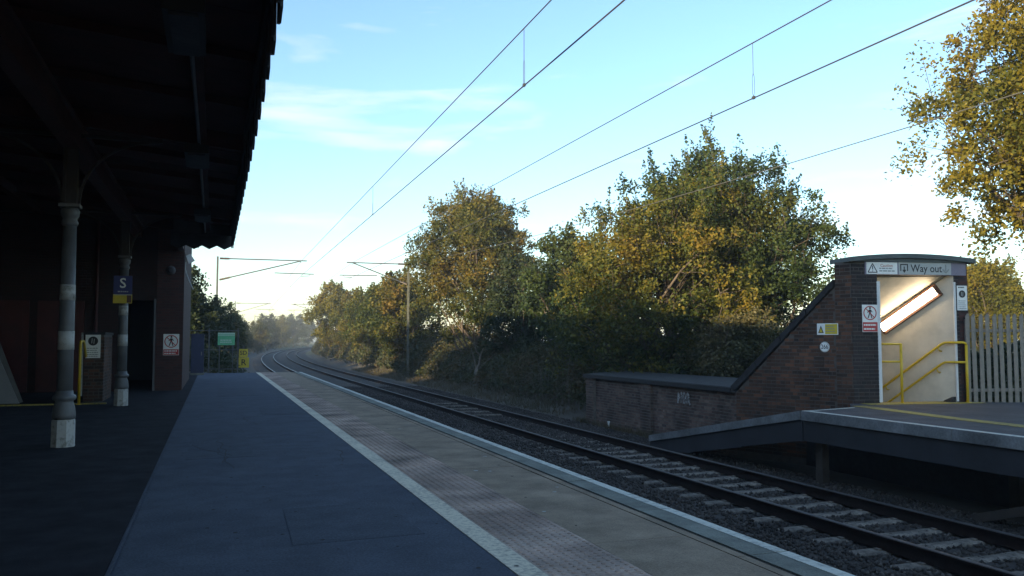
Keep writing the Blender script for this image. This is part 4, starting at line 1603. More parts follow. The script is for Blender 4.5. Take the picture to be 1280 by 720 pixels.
def pier_fittings():
    no_crossing_sign('square no-walking sign on the brick pier at the canopy end', (-1.147, 26.165, 1.30), 0, .42, .60)
    l = empty('wall_lamp', (-.80, 26.6, 3.7))
    tag(l, 'pale wall lamp with curved cable on the pier corner below the canopy', 'lamp')
    MB().box(-.06, .0, -.08, .08, -.05, .25).build('wall_plate', M['steel'], l, local=True)
    MB().prism([(-.02, -.12, .18), (.10, -.12, .24), (.22, -.12, .06), (.06, -.12, -.04)], (0, .24, 0)).build('lamp_head', M['sign_white'], l, local=True)
    MB().tube([(-.02, -.1, .0), (-.03, -.1, -.2), (.02, -.1, -.4), (.12, -.1, -.62), (.2, -.1, -.8)], .016, 8).build('cable', M['sign_grey'], l, local=True)
    d = empty('bulkhead_light', (-1.2, 26.17, 3.42))
    tag(d, 'round bulkhead light high on the brick pier', 'light fitting')
    m = MB().lathe([(.13, 0), (.13, .05), (.10, .09), (.05, .11)], 20)
    m.v = [(x, -z, y) for x, y, z in m.v]
    m.build('rim', M['iron_grey'], d, local=True)
    m = MB().lathe([(.085, .10), (.06, .125), (.02, .135)], 16)
    m.v = [(x, -z, y) for x, y, z in m.v]
    m.build('lens', M['slate'], d, local=True)


pier_fittings()


def stairwell_parapet():
    e = empty('stairwell_parapet', (-2.6, 22.6, 0))
    tag(e, 'chest-high brick stairwell wall between the two columns', 'wall')
    x0, x1, ya, yb, h = -2.84, -2.42, 22.0, 23.7, 1.57
    g = .008
    MB().box(x0 + g, x1 - g, ya + g, yb - g, -.05, h - .02).build('wall_core', M['mortar_dark'], e)
    br = Bricks()
    br.wall((x0, ya), (x1, ya), .01, h - .02, M['brick_red'])
    br.wall((x1, ya), (x1, yb), .01, h - .02, M['brick_red'], phase=1)
    br.build(e, 300)
    MB().box(x0 - .02, x1 + .02, ya - .02, yb + .02, h - .018, h + .04).build('coping', M['coping_dark'], e)
    MB().box(x0 - .06, x0 - .02, ya - .05, ya + .02, .14, 1.60).build('corner_strip', M['iron_white'], e)
    round_notice('white notice with black disc on the stairwell brick wall', (-2.655, 21.995, 1.31), 0, .32, .60)
    p = empty('handrail', (-2.80, 21.1, 0))
    tag(p, 'yellow handrail post at the stairwell beside the first column', 'handrail')
    MB().tube([(0, 0, 0), (0, 0, 1.32), (0, .03, 1.38), (0, .08, 1.40), (0, .5, 1.40), (0, .9, 1.05), (0, 2.2, 0.05)], .03, 10).build('rail', M['yellow_paint'], p, True, local=True)
    MB().lathe([(.06, 0), (.06, .012)], 14).build('foot_plate', M['yellow_paint'], p, local=True)
    k = MB().box(-6.0, -2.25, 21.08, 21.2, 0.002, .03).build('yellow_kerb', M['yellow_line'])
    tag(k, 'yellow painted kerb strip across the floor under the canopy', 'kerb')
    s = empty('sloping_panel', (-4.9, 21.75, 0))
    tag(s, 'smooth grey sloping stair-side panel at the left picture edge', 'panel')
    MB().prism([(-6.1, 21.75, .01), (-4.09, 21.75, .01), (-4.5, 21.75, 1.0), (-4.62, 21.75, 1.42), (-5.6, 21.75, 2.6), (-6.1, 21.75, 2.6)], (0, .12, 0)).build('panel', M['grey_panel'], s)
    MB().bar((-4.09, 21.81, .02), (-4.62, 21.81, 1.43), .14, .03, up=(0, 1, 0)).build('edge_trim', M['iron_grey'], s)


stairwell_parapet()

# ------------------------------------------------------------------ platform end: cabinet, fence, signs
def platform_end():
    c = empty('equipment_cabinet', (-.63, 37.6, 0))
    tag(c, 'dark blue equipment cabinet beside the pier at the platform end', 'cabinet')
    MB().box(-.27, .27, -.25, .25, 0, .08).build('plinth', M['coping'], c, local=True)
    b = MB().box(-.25, .25, -.23, .23, .08, 1.62).build('body', M['cabinet_blue'], c, local=True)
    d = MB().box(-.22, .22, -.25, -.232, .13, 1.57).build('door', M['cabinet_blue'], c, local=True)
    MB().box(.14, .17, -.275, -.25, .8, .95).build('handle', M['steel'], d, local=True)
    MB().prism([(-.29, -.27, 1.62), (.29, -.27, 1.62), (.29, -.27, 1.66), (0, -.27, 1.70), (-.29, -.27, 1.66)], (0, .54, 0)).build('lid', M['cabinet_blue'], c, local=True)
    f = empty('end_fence', (0, 40.0, -.1))
    tag(f, 'thin dark metal fence across the platform end behind the signs', 'fence')
    for x in (-2.2, -1.2, -.2, 1.02):
        MB().box(x - .03, x + .03, -.03, .03, 0, 2.05).build('post', M['mast'], f, local=True)
    for z in (.25, 1.1, 1.95):
        MB().box(-2.17, .99, -.015, .015, z - .02, z + .02).build('rail', M['mast'], f, local=True)
    g = sign_plate('green_sign', 'green sign with pale lettering at the platform end', (.52, 39.95, 1.48), 0, .72, .55, M['sign_green'], .02)
    sg_rect(g, -.355, .355, .20, .27, M['sign_pale_green'], 'pale_band', 1)
    sg_rect(g, -.355, .355, .14, .175, M['sign_pale_green'], 'pale_band', 1)
    sg_lines(g, -.25, .27, [-.06, -.15], .06, M['sign_pale_green'])
    MB().box(-.3, -.26, .0, .04, -1.55, .2).build('post', M['mast'], g, local=True)
    MB().box(.26, .30, .0, .04, -1.55, .2).build('post', M['mast'], g, local=True)
    y = empty('yellow_sign', (1.3, 41.0, -.25))
    tag(y, 'two stacked yellow sign boards lettered SD and R on a post', 'sign')
    MB().box(-.03, .03, 0, .05, 0, 1.38).build('post', M['mast'], y, local=True)
    u = MB().box(-.20, .18, -.02, 0, .90, 1.27).build('upper_board', M['sign_yellow'], y, local=True)
    link('lettering', text_mesh('SD', .26), M['ink'], u, (-.01, -.0225, 1.085))
    l = MB().box(-.21, .24, -.02, 0, .42, .885).build('lower_board', M['sign_yellow'], y, local=True)
    link('lettering', text_mesh('R', .38), M['ink'], l, (.0, -.0225, .65))
    MB().box(-.025, .025, -.01, .01, 1.275, 1.42).build('finial', M['mast'], y, local=True)


platform_end()

# ------------------------------------------------------------------ overhead line
def mast(label, mx, my, sgn, cx, pale=False, hm=5.25):
    """sgn +1: arm to the right (mast on the left of the line)"""
    base = -1.2
    top = 1.43 + hm
    o = empty('overhead_mast', (mx, my, base))
    tag(o, label, 'mast', 'overhead line masts')
    m = MB()
    H = top - base
    m.box(-.055, .055, -.11, -.095, 0, H).box(-.055, .055, .095, .11, 0, H).box(-.008, .008, -.095, .095, 0, H)
    m.build('post', M['mast_pale'] if pale else M['mast'], o, local=True)
    MB().box(-.35, .35, -.35, .35, -.4, .12).build('foundation', M['coping'], o, local=True)
    zt, zc = 1.43 + 4.92 - base, 1.43 + 4.02 - base
    L = (cx - mx)
    a = sgn * .12
    MB().tube([(a, 0, zt + .02), (L + sgn * .35, 0, zt + .02)], .035, 8).build('top_tube', M['mast'], o, local=True)
    MB().tube([(a, 0, zc - .38), (L - sgn * .1, 0, zt - .02)], .035, 8).build('strut', M['mast'], o, local=True)
    MB().tube([(L - sgn * 1.6, 0, zc + .12), (L + sgn * .8, 0, zc + .10)], .028, 8).build('registration_tube', M['mast'], o, local=True)
    MB().tube([(L + sgn * .55, 0, zc + .10), (L + sgn * .5, 0, zc - .02), (L - .0, 0, zc - .05)], .018, 8).build('steady_arm', M['mast'], o, local=True)
    MB().tube([(L - sgn * .1, 0, zt), (L, 0, zt - .1)], .02, 6).build('clamp', M['mast'], o, local=True)
    for p0, p1 in (((a, 0, zt + .02), (a + sgn * .55, 0, zt + .02)), ((a, 0, zc - .38), (a + (L - sgn * .1 - a) * .13, 0, zc - .38 + (zt - .02 - zc + .38) * .13))):
        p0, p1 = Vector(p0), Vector(p1)
        n = 14
        pts = [p0 + (p1 - p0) * (i / n) for i in range(n + 1)]
        MB().tube(pts, [.05 if i % 2 else .075 for i in range(n + 1)], 10).build('insulator', M['insulator'], o, local=True)
    return o


mast('overhead mast on the left just past the platform end', .12, 54.4, 1, 5.05, hm=5.05)
mast('pale overhead mast standing alone against the trees on the right', 11.9, 54.6, -1, 8.25, True, 5.05)
mast('second overhead mast along the left side, half hidden by trees', 2.6, 120.0, 1, 6.9)
mast('second overhead mast along the right side beside the golden tree', 14.3, 121.0, -1, 10.3)
mast('third overhead mast on the left, far down the curve', 8.0, 186, 1, 12.9)
mast('third overhead mast on the right, far down the curve', 21.0, 187, -1, 16.2)


def overhead(label, pts_c, pts_m, droppers):
    e = empty('overhead_wire', pts_c[0])
    tag(e, label, 'overhead wire')
    MB().tube(pts_c, .011, 6).build('contact_wire', M['wire'], e)
    MB().tube(pts_m, .010, 6).build('messenger_wire', M['wire'], e)
    for y in droppers:
        def at(pts):
            for a, b in zip(pts[:-1], pts[1:]):
                if a[1] <= y <= b[1]:
                    f = (y - a[1]) / (b[1] - a[1])
                    return Vector(a) + (Vector(b) - Vector(a)) * f
        c, m = at(pts_c), at(pts_m)
        d = MB().tube([m, m + (c - m) * .55], .0055, 6).build('dropper', M['wire'], e)
        lp = [c + (m - c) * .45, c + (m - c) * .38 + Vector((0, .028, 0)), c + (m - c) * .1 + Vector((0, .028, 0)), c + Vector((0, 0, .02))]
        lq = [c + (m - c) * .45, c + (m - c) * .38 - Vector((0, .028, 0)), c + (m - c) * .1 - Vector((0, .028, 0)), c + Vector((0, 0, .02))]
        MB().tube(lp, .0045, 6).tube(lq, .0045, 6).build('dropper_loop', M['wire'], d, local=True)
        MB().box(c.x - .018, c.x + .018, c.y - .03, c.y + .03, c.z - .016, c.z + .03).build('clip', M['wire'], d, local=True)


def wirepts(keys, z, sag, step=6):
    out = []
    for (xa, ya), (xb, yb) in zip(keys[:-1], keys[1:]):
        n = max(2, int((yb - ya) / step))
        for i in range(n):
            f = i / n
            out.append((xa + (xb - xa) * f, ya + (yb - ya) * f, 1.43 + z - sag * 4 * f * (1 - f)))
    out.append((keys[-1][0], keys[-1][1], 1.43 + z))
    return out


nk = [(4.17, -10), (4.49, 9.05), (5.05, 54.4), (6.9, 120), (12.9, 186), (27, 280)]
fk = [(8.42, -10), (8.37, 7.7), (8.25, 54.6), (10.3, 121), (16.2, 187), (31, 280)]
overhead('near overhead contact and carrier wires above the near track', wirepts(nk, 4.0, 0), wirepts(nk, 4.92, 0), (1.5, 12.4, 27, 66, 90))
overhead('far overhead contact and carrier wires above the far track', wirepts(fk, 4.0, 0), wirepts(fk, 4.93, 0), (2, 11.8, 31, 66, 90))
rw = [(11.9 + (0.0), y, 1.43 + 3.88 + (y - 12) ** 2 * .00062) for y in np.arange(-12, 54.5, 3)] + [(11.9, 54.6, 6.42)]
rw += [(11.9 + 2.4 * f, 54.6 + 66.4 * f, 6.42 - 1.1 * 4 * f * (1 - f)) for f in np.linspace(.08, 1, 12)]
tag(MB().tube(rw, .010, 6).build('return_wire', M['wire_pale']), 'sagging return wire tied to the top of the right mast', 'overhead wire')

# ------------------------------------------------------------------ trees and plants
def leaves_mesh(name, C, size, up=0.35, g=None, droop=0.0):
    """one folded four-sided leaf at each centre; random heading, tilted a little upwards"""
    g = g or rng
    N = len(C)
    nrm = g.normal(size=(N, 3))
    nrm[:, 2] = np.abs(nrm[:, 2]) * 0.8 + up
    nrm /= np.linalg.norm(nrm, axis=1)[:, None]
    t = g.normal(size=(N, 3))
    t[:, 2] -= droop
    t -= nrm * (t * nrm).sum(1)[:, None]
    t /= np.linalg.norm(t, axis=1)[:, None]
    b = np.cross(nrm, t)
    s = (size * g.uniform(0.65, 1.3, N))[:, None]
    w = s * g.uniform(0.55, 0.8, N)[:, None]
    fold = nrm * (s * g.uniform(-.12, .18, N)[:, None])
    V = np.stack([C - t * s * .55, C + b * w * .5 + fold - t * s * .05, C + t * s * .55, C - b * w * .5 + fold - t * s * .05], 1).reshape(-1, 3)
    return fast_mesh(name, V, 4)


def limb(m, a, b, r0, r1, g, bend=.12, n=5, seg=6):
    a, b = np.array(a, float), np.array(b, float)
    L = np.linalg.norm(b - a)
    pts, rs = [], []
    k = g.normal(size=3) * bend * L
    for i in range(n + 1):
        f = i / n
        p = a + (b - a) * f + k * math.sin(f * math.pi) * .6 + g.normal(size=3) * L * .015 * (0 < i < n)
        pts.append(tuple(p))
        rs.append(r0 + (r1 - r0) * f)
    m.tube(pts, rs, seg, cap=False)
    return pts


def make_tree(height, rad, base_frac, n_lobe, n_clump, per, leaf, seed, sprigs=30, trunk_r=.16, lean=(0, 0), squash=1.0, clump_r=.34, top_bias=1.0, stems=1, droop=0.0, heavy=1.0):
    """returns (trunk mesh, crown mesh), base at the origin"""
    g = np.random.default_rng(seed)
    zb = height * base_frac
    cz = (zb + height) / 2
    rz = (height - zb) / 2
    lobes = []
    for i in range(n_lobe):
        f = ((i + .5) / n_lobe) ** heavy
        zz = -1 + 2 * f
        a = i * 2.39996 + g.uniform(-.5, .5)
        rr = math.sqrt(max(0, 1 - zz * zz))
        k = .66 + g.uniform(-.14, .12)
        shrink = 1.0 - .25 * max(0, zz) * (2 - top_bias)
        lr = rad * g.uniform(.30, .46) * (1 - .22 * max(0, zz) * (1 if heavy >= 1 else .2))
        lobes.append((np.array([lean[0] * (zz + 1) / 2 + math.cos(a) * rr * rad * k * shrink, (lean[1] * (zz + 1) / 2 + math.sin(a) * rr * rad * k * shrink) * squash, cz + zz * rz * .74]), lr))
    lobes.append((np.array([lean[0] * .5, lean[1] * .5, cz + rz * .1]), rad * .55))
    tm = MB()
    clumps, kind = [], []
    nodes = []
    for s in range(stems):
        bx = np.array([0, 0, -.4]) + (g.normal(size=3) * [.3, .3, 0] if stems > 1 else 0)
        tx = np.array([lean[0] * .5, lean[1] * .5, cz + rz * .35]) + (g.normal(size=3) * [rad * .3, rad * .3 * squash, .3] if stems > 1 else 0)
        tp = limb(tm, bx, tx, trunk_r, trunk_r * .3, g, .04, 9, 9)
        nodes.append(tp)
    for c, lr in lobes:
        tp = nodes[g.integers(len(nodes))]
        zst = max(zb * .55 + .3, c[2] - lr * 1.8 - np.hypot(c[0], c[1]) * .55)
        j = int(np.argmin([abs(p[2] - zst) for p in tp]))
        lp = limb(tm, tp[j], c, trunk_r * .42, trunk_r * .12, g, .12, 5, 6)
        nc = max(4, int(n_clump * lr ** 2 / sum(q[1] ** 2 for q in lobes)))
        d = g.normal(size=(nc, 3))
        d /= np.linalg.norm(d, axis=1)[:, None]
        r_ = lr * (g.random(nc) ** .45) * g.uniform(.8, 1.12, nc)
        cl = c + d * r_[:, None] * np.array([1, squash if squash < 1 else 1, .9])
        for q in cl:
            if q[2] < max(.15, zb * .5):
                continue
            clumps.append(q)
            if g.random() < .45:
                limb(tm, lp[g.integers(2, len(lp))], q, trunk_r * .10, trunk_r * .03, g, .1, 3, 4)
    clumps = np.array(clumps)
    # leaves gathered in clumps, flattened a little
    K = len(clumps)
    n_each = np.maximum(8, (per * g.uniform(.4, 1.6, K))).astype(int)
    idx = np.repeat(np.arange(K), n_each)
    N = len(idx)
    cr = clump_r * g.uniform(.65, 1.35, K)
    dd = np.clip(g.normal(size=(N, 3)), -1.7, 1.7) * np.array([.62, .62, .46])
    C = clumps[idx] + dd * cr[idx][:, None]
    if droop:
        C[:, 2] -= droop * (dd[:, 0] ** 2 + dd[:, 1] ** 2) * cr[idx]
    # upright sprigs that break the outline
    out = []
    order = np.argsort(-(clumps[:, 2] + .35 * np.hypot(clumps[:, 0], clumps[:, 1])))
    for k in range(sprigs):
        b = clumps[order[int(g.random() ** 1.4 * len(order) * .6)]]
        L = g.uniform(.35, 1.0) * min(1.2, rad * .28)
        dr = np.array([b[0] / rad * .45, b[1] / rad * .45, 1.0]) + g.normal(size=3) * .18
        dr /= np.linalg.norm(dr)
        n = int(16 + L * 26)
        f = g.random(n)
        out.append(b + dr * (f * L)[:, None] + g.normal(size=(n, 3)) * (.13 * (1.15 - f))[:, None])
        tm.tube([tuple(b), tuple(b + dr * L * .95)], [.012, .004], 4, cap=False)
    if out:
        C = np.concatenate([C] + out)
    C = C[C[:, 2] > .02]
    tme = tm.mesh('trunk')
    tme.shade_smooth()
    return tme, leaves_mesh('crown', C, leaf, .35, g, .5)


def place_tree(name, label, meshes, loc, mats, rz=0.0, scale=1.0, cat='tree', group=None):
    t = empty(name, loc, rz)
    t.scale = (scale, scale, scale)
    tag(t, label, cat, group)
    for nm, me, m in (('trunk', meshes[0], mats[0]), ('crown', meshes[1], mats[1])):
        o = bpy.data.objects.new(nm, me)
        COL.objects.link(o)
        if not me.materials:
            me.materials.append(None)
        o.material_slots[0].link = 'OBJECT'
        o.material_slots[0].material = m
        o.parent = t
    return t


def gz(x, y):
    return float(terrain(x, y))


BK, BP = M['bark'], M['bark_pale']
# large tree behind the entrance
big = make_tree(8.9, 4.6, .02, 36, 940, 95, .11, 11, 230, .2, clump_r=.36, lean=(1.2, 0), top_bias=0.8)
place_tree('broad_tree', 'broad gold-green tree rising behind the low brick wall', big, (14.9, 26.8, gz(14.9, 26.8)), (BK, M['leaf_gold']))
bigd = make_tree(8.8, 4.4, .05, 34, 820, 95, .11, 13, 250, .2, clump_r=.36, lean=(-1.4, 0), top_bias=0.9)
place_tree('broad_tree', 'tall dark green tree rising behind the sloping brick wall', bigd, (18.9, 27.2, gz(18.9, 27.2)), (BK, M['leaf_green']))
# tall rusty tree
rus = make_tree(10.5, 3.7, .06, 32, 800, 90, .13, 23, 150, heavy=.62, trunk_r=.17, clump_r=.40, top_bias=2.0)
place_tree('tall_tree', 'tall round-topped russet tree behind the pale mast', rus, (13.9, 46.0, gz(13.9, 46)), (BK, M['leaf_rust']))
# medium trees between
med = make_tree(7.4, 2.5, .05, 16, 240, 85, .16, 31, 60, .12, clump_r=.40)
med2 = make_tree(8.0, 3.0, .06, 18, 260, 80, .17, 37, 60, .13, clump_r=.42)
row = make_tree(7.6, 2.9, .04, 16, 240, 75, .20, 41, 50, .12, clump_r=.46)
place_tree('green_tree', 'dark green tree left of the broad gold-green tree', med, (14.9, 35.2, gz(14.9, 35.2)), (BK, M['leaf_green']), .6, .92)
place_tree('green_tree', 'lower dark tree between the russet tree and the broad tree', med2, (14.6, 40.0, gz(14.6, 40)), (BK, M['leaf_dark']), 2.1, .78)
place_tree('green_tree', 'shaded tree filling the gap behind the low brick wall left end', med, (14.3, 30.6, gz(14.3, 30.6)), (BK, M['leaf_green']), 3.6, .72)
place_tree('green_tree', 'dim tree farther back behind the russet and broad trees', med2, (20.5, 45, gz(20.5, 45)), (BK, M['leaf_green']), 4.2, .98)
place_tree('green_tree', 'dark tree behind the tall dark green one', med2, (21.0, 33.0, gz(21, 33)), (BK, M['leaf_dark']), 1.2, .95)
place_tree('lineside_tree', 'gold-green tree just left of the pale mast', row, (13.2, 60.5, gz(13.2, 60.5)), (BK, M['leaf_rust']), .4, .98)
place_tree('lineside_tree', 'green tree second to the left of the pale mast', row, (13.6, 70, gz(13.6, 70)), (BK, M['leaf_gold']), 1.9, .98)
place_tree('lineside_tree', 'yellow-green tree third to the left of the pale mast', row, (14.0, 82, gz(14, 82)), (BK, M['leaf_gold']), 3.0, 1.0)
place_tree('lineside_tree', 'tree fourth to the left of the pale mast in the row', row, (14.6, 95, gz(14.6, 95)), (BK, M['leaf_rust']), 4.4, 1.02)
place_tree('golden_tree', 'round golden tree at the left end of the right-hand tree row', row, (14.4, 108, gz(14.4, 108)), (BK, M['leaf_yellow']), 5.2, 1.3)
for (x, y, s, m, lb) in ((20.5, 135, 1.0, 'leaf_rust', 'hazy russet tree beyond the golden tree'), (25, 165, 1.05, 'leaf_green', 'hazy green tree far along the right side of the curve'), (33, 205, 1.1, 'leaf_dark', 'farthest dark tree on the right side of the curve')):
    place_tree('distant_tree', lb, med2, (x, y, gz(x, y)), (BK, M[m]), x, s)
# near tree at the right picture edge
near = make_tree(12.2, 5.0, .27, 52, 1400, 95, .11, 57, 60, .2, clump_r=.31, droop=.5, lean=(1.3, -.5))
place_tree('overhanging_tree', 'golden-brown leafy tree overhanging from the right picture edge', near, (20.4, 14.8, 0.05), (BK, M['leaf_near']))
# field behind the palisade
yl = make_tree(7.0, 2.6, .04, 16, 240, 80, .17, 63, 50, .12, clump_r=.42)
place_tree('field_tree', 'sunlit yellow tree beyond the fence, tall and narrow', yl, (38.6, 34.2, gz(38.6, 34.2)), (BK, M['leaf_yellow']), 0, .84)
place_tree('field_tree', 'sunlit olive-gold tree beyond the fence at the right edge', yl, (41.5, 33.0, gz(41.5, 33)), (BK, M['leaf_yellow']), 2.2, .66)
place_tree('field_tree', 'low orange bush-like tree beside the entrance flank', yl, (36.8, 36.2, gz(36.8, 36.2)), (BK, M['leaf_rust']), 1.1, .55)
place_tree('field_tree', 'pale green tree farthest beyond the fence', yl, (47, 42, gz(47, 42)), (BK, M['leaf_yellow']), 3.3, 1.0)
place_tree('field_tree', 'dense gold tree beyond the fence past the picture edge', yl, (46, 34, gz(46, 34)), (BK, M['leaf_gold']), 4.7, 1.0)
# left side
lef = make_tree(5.4, 1.9, .04, 14, 200, 80, .15, 71, 50, .09, clump_r=.36)
place_tree('lineside_tree', 'dark bushy tree rising beside the brick pier', lef, (-1.5, 45.5, gz(-1.5, 45.5)), (BK, M['leaf_dark']), 0, 1.02)
place_tree('lineside_tree', 'dark tree in front of the left overhead mast', lef, (-.6, 51.5, gz(-.6, 51.5)), (BK, M['leaf_dark']), 2, .86)
place_tree('lineside_tree', 'green tree behind the green platform-end sign', lef, (.3, 63, gz(.3, 63)), (BK, M['leaf_green']), 3.3, .92)
place_tree('lineside_tree', 'dull gold tree right of the second left mast', lef, (1.7, 92, gz(1.7, 92)), (BK, M['leaf_gold']), 1.1, 1.0)
place_tree('lineside_tree', 'bushy tree just left of the vanishing rails', lef, (2.6, 108, gz(2.6, 108)), (BK, M['leaf_dark']), 2.9, .9)
place_tree('lineside_tree', 'olive tree at the inside of the bend', lef, (3.3, 125, gz(3.3, 125)), (BK, M['leaf_olive']), 4.1, 1.05)
place_tree('lineside_tree', 'brown-green tree past the bend on the left', lef, (7.5, 160, gz(7.5, 160)), (BK, M['leaf_rust']), 5.1, 1.15)
for i, (x, y, s, m, lb) in enumerate(((11.5, 200, 1.6, 'leaf_dark', 'dark rounded far tree above the bend'), (17.5, 245, 1.75, 'leaf_yellow', 'small golden far tree where the rails vanish'), (23.5, 275, 2.0, 'leaf_dark', 'dark far tree right of the small golden one'), (31.5, 310, 2.0, 'leaf_green', 'hazy far tree closing the view down the line'), (40, 335, 2.1, 'leaf_dark', 'hazy far tree rightmost at the end of the line'))):
    place_tree('distant_tree', lb, lef, (x, y, gz(x, y)), (BK, M[m]), i * 1.3, s)
# unseen tall trees added behind the station to keep the line in shade
for i in range(20):
    y = -2 + i * 10.5
    x = -18.5 + 3.0 * math.sin(i * 2.1) + float(off(y))
    place_tree('tall_tree', 'unseen tall tree added behind the station to shade the line', (row, med2)[i % 2], (x, y, gz(x, y)), (BK, M['leaf_dark']), i * .9, .98 + .2 * math.sin(i * 1.7 + .6), group='unseen trees added for shade behind the station')

# rounded bush behind the low wall
bush = make_tree(2.6, 1.5, .0, 14, 230, 70, .085, 83, 30, .05, clump_r=.24, stems=4)
place_tree('rounded_bush', 'rounded dull olive bush just above the low brick wall', bush, (15.3, 22.6, -.55), (BK, M['leaf_bush']), 0, 1.12, cat='bush')
place_tree('rounded_bush', 'smaller olive bush against the foot of the sloping wall coping', bush, (15.2, 19.0, -.6), (BK, M['leaf_green']), 1.5, .72, cat='bush')


def undergrowth(name, label, s0, s1, ya, yb, hmax, N, leaf, seed, material, power=1.3):
    g = np.random.default_rng(seed)
    f = g.random(N) ** power
    y = ya + (yb - ya) * f
    s = g.uniform(s0, s1, N)
    x = s + off(y)
    h = hmax * (.45 + .55 * (.5 + .5 * hnoise(x, y, .55))) * np.clip((np.minimum(s - s0, s1 - s) + .5) / 1.6, .12, 1)
    # leaves sit near the surface of the mass
    zz = h * (1 - np.abs(g.normal(size=N)) * .35)
    k = zz > .02
    x, y, zz = x[k], y[k], zz[k]
    x = x + g.normal(size=len(x)) * .15
    C = np.stack([x, y, terrain(x, y) + zz], -1)
    grow = 1 + np.clip((y - 60) / 60, 0, 1.5)
    me = leaves_mesh(name, C, leaf, .3, g)
    o = link(name, me, material)
    tag(o, label, kind='stuff')


undergrowth('undergrowth', 'dark bramble undergrowth along the foot of the right-hand trees', 11.9, 17.5, 25.5, 60, 2.1, 62000, .115, 91, M['leaf_olive'], 1.0)
undergrowth('undergrowth', 'russet scrub on the right bank farther down the line', 12.0, 17.5, 55, 190, 2.9, 52000, .21, 92, M['leaf_olive'], 1.5)
undergrowth('undergrowth', 'dark scrub along the left side of the line', -9, 1.6, 40.5, 78, 2.2, 40000, .14, 93, M['leaf_dark'], 1.2)
undergrowth('undergrowth', 'hazy scrub along the left side beyond the bend', -10, 1.7, 75, 300, 3.0, 42000, .26, 94, M['leaf_olive'], 1.3)
undergrowth('undergrowth', 'tangled low growth behind the low brick wall and entrance', 16.2, 20.5, 15.0, 27, 1.7, 30000, .11, 95, M['leaf_dark'], 1.0)


def blades(name, label, pts, h, w, seed, material):
    g = np.random.default_rng(seed)
    N = len(pts)
    a = g.uniform(0, 2 * np.pi, N)
    d = np.stack([np.cos(a), np.sin(a), np.zeros(N)], -1)
    t = g.normal(size=(N, 3)) * .35
    t[:, 2] = 1
    hh = (h * g.uniform(.4, 1.3, N))[:, None]
    V = np.stack([pts - d * w, pts + d * w, pts + t * hh], 1).reshape(-1, 3)
    tag(link(name, fast_mesh(name, V, 3), material), label, kind='stuff')


def grass():
    g = np.random.default_rng(101)
    N = 26000
    y = 13 + g.random(N) ** 1.2 * 60
    s = g.uniform(10.9, 13.6, N)
    x = s + off(y)
    keep = ~((y < 26.8) & (x > 10.7)) & (hnoise(x * 2, y * 2, .8) + g.random(N) * .9 > .15)
    x, y = x[keep], y[keep]
    P_ = np.stack([x, y, terrain(x, y) - .02], -1)
    blades('bank_grass', 'dry grass and weeds on the bank beside the far track', P_, .24, .012, 1, M['dry_grass'])
    N = 60000
    x = g.uniform(15, 60, N)
    y = 12.5 + g.random(N) ** 1.1 * 34
    P_ = np.stack([x, y, terrain(x, y) - .02], -1)
    blades('field_grass', 'sunlit field grass beyond the palisade fence', P_, .22, .018, 2, M['grass'])
    # weeds at the foot of the low wall and near the marker
    N = 1500
    c = g.integers(0, 9, N)
    cy = np.array([24.4, 23.1, 22.2, 21.4, 20.5, 20.0, 19.4, 18.9, 24.0])[c]
    P_ = np.stack([10.75 + g.normal(size=N) * .09, cy + g.normal(size=N) * .18, np.full(N, -1.16)], -1)
    blades('wall_weeds', 'weeds growing along the foot of the low brick wall', P_, .22, .012, 3, M['dry_grass'])


grass()


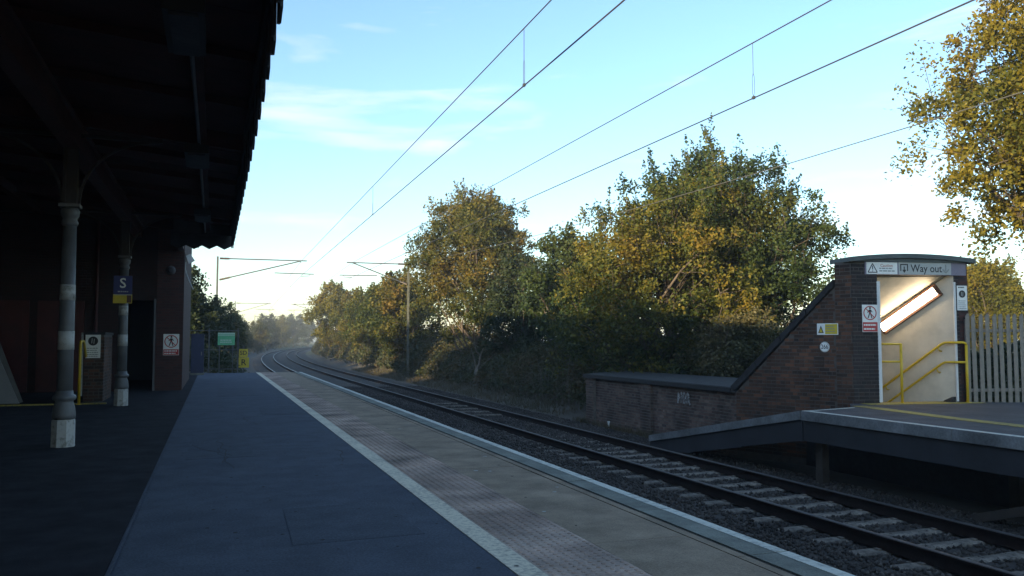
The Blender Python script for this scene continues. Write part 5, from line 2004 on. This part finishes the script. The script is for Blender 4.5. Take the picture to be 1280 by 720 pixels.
def stump():
    g = np.random.default_rng(5)
    t = empty('bare_stump', (12.35, 40.6, gz(12.35, 40.6)))
    tag(t, 'pale broken tree stump at the foot of the russet tree', 'tree stump')
    m = MB()
    m.tube([(0, 0, -.2), (0, 0, .1), (.03, 0, .55), (.02, .02, .9)], [.34, .22, .17, .14], 10)
    m.build('trunk', BP, t, True, local=True)
    m = MB()
    limb(m, (0, 0, .8), (.35, .1, 1.9), .07, .02, g)
    limb(m, (0, 0, .7), (-.3, .1, 1.9), .06, .02, g)
    limb(m, (.25, .05, 1.5), (-.05, .2, 2.3), .04, .015, g)
    limb(m, (.1, 0, .9), (.7, -.2, 1.5), .05, .015, g)
    m.build('branch', BP, t, True, local=True)
    l = MB()
    limb(l, (0, 0, .05), (1.9, 1.0, .35), .06, .02, g)
    limb(l, (1.0, .5, .2), (1.5, .2, .5), .03, .01, g)
    o = l.build('fallen_branch', BP, None, True)
    o.location = (13.2, 36.0, gz(13.2, 36))
    tag(o, 'pale fallen branch lying on the bank right of the stump', 'branch')


stump()


def dead_stems():
    g = np.random.default_rng(55)
    m = MB()
    for k in range(240):
        y = 26 + g.random() ** 1.3 * 40
        x = 11.9 + g.random() * 1.6 + float(off(y))
        z = gz(x, y)
        h = g.uniform(.5, 1.7)
        dx, dy = g.normal() * .25, g.normal() * .25
        m.tube([(x, y, z - .05), (x + dx * .4, y + dy * .4, z + h * .6), (x + dx, y + dy, z + h)], [.010, .008, .004], 4, cap=False)
    tag(m.build('dead_stems', M['bark_pale']), 'dry dead stems standing along the edge of the undergrowth', kind='stuff')


dead_stems()


def trackside_bits():
    # pale timber boards and concrete troughing between the rails farther on
    for k in range(5):
        b = MB().box(-.55 + random.uniform(-.1, .1), .55, -.1, .1, 0, .04).build('walkway_board', M['sleeper'])
        b.location = (FAR_C + .1, 27.0 + k * 1.35, -1.065)
        b.rotation_euler = (0, 0, random.uniform(-.05, .05))
        tag(b, ('nearest', 'second nearest', 'middle', 'second farthest', 'farthest')[k] + ' of five pale boards lying between the far rails', 'board', 'boards between the far rails')


trackside_bits()


# ------------------------------------------------------------------ evening haze
def haze():
    o = MB().box(-2600, 2600, -2600, 2600, -4.0, 16.0).build('haze', None)
    m = bpy.data.materials.new('haze')
    m.use_nodes = True
    n, l = m.node_tree.nodes, m.node_tree.links
    n.clear()
    out = n.new('ShaderNodeOutputMaterial')
    v = n.new('ShaderNodeVolumePrincipled')
    v.inputs['Color'].default_value = (0.86, 0.92, 1.0, 1)
    v.inputs['Density'].default_value = 0.0009
    v.inputs['Anisotropy'].default_value = 0.2
    l.new(v.outputs[0], out.inputs['Volume'])
    o.data.materials.append(m)
    tag(o, 'thin evening haze over the railway line', kind='stuff')


haze()
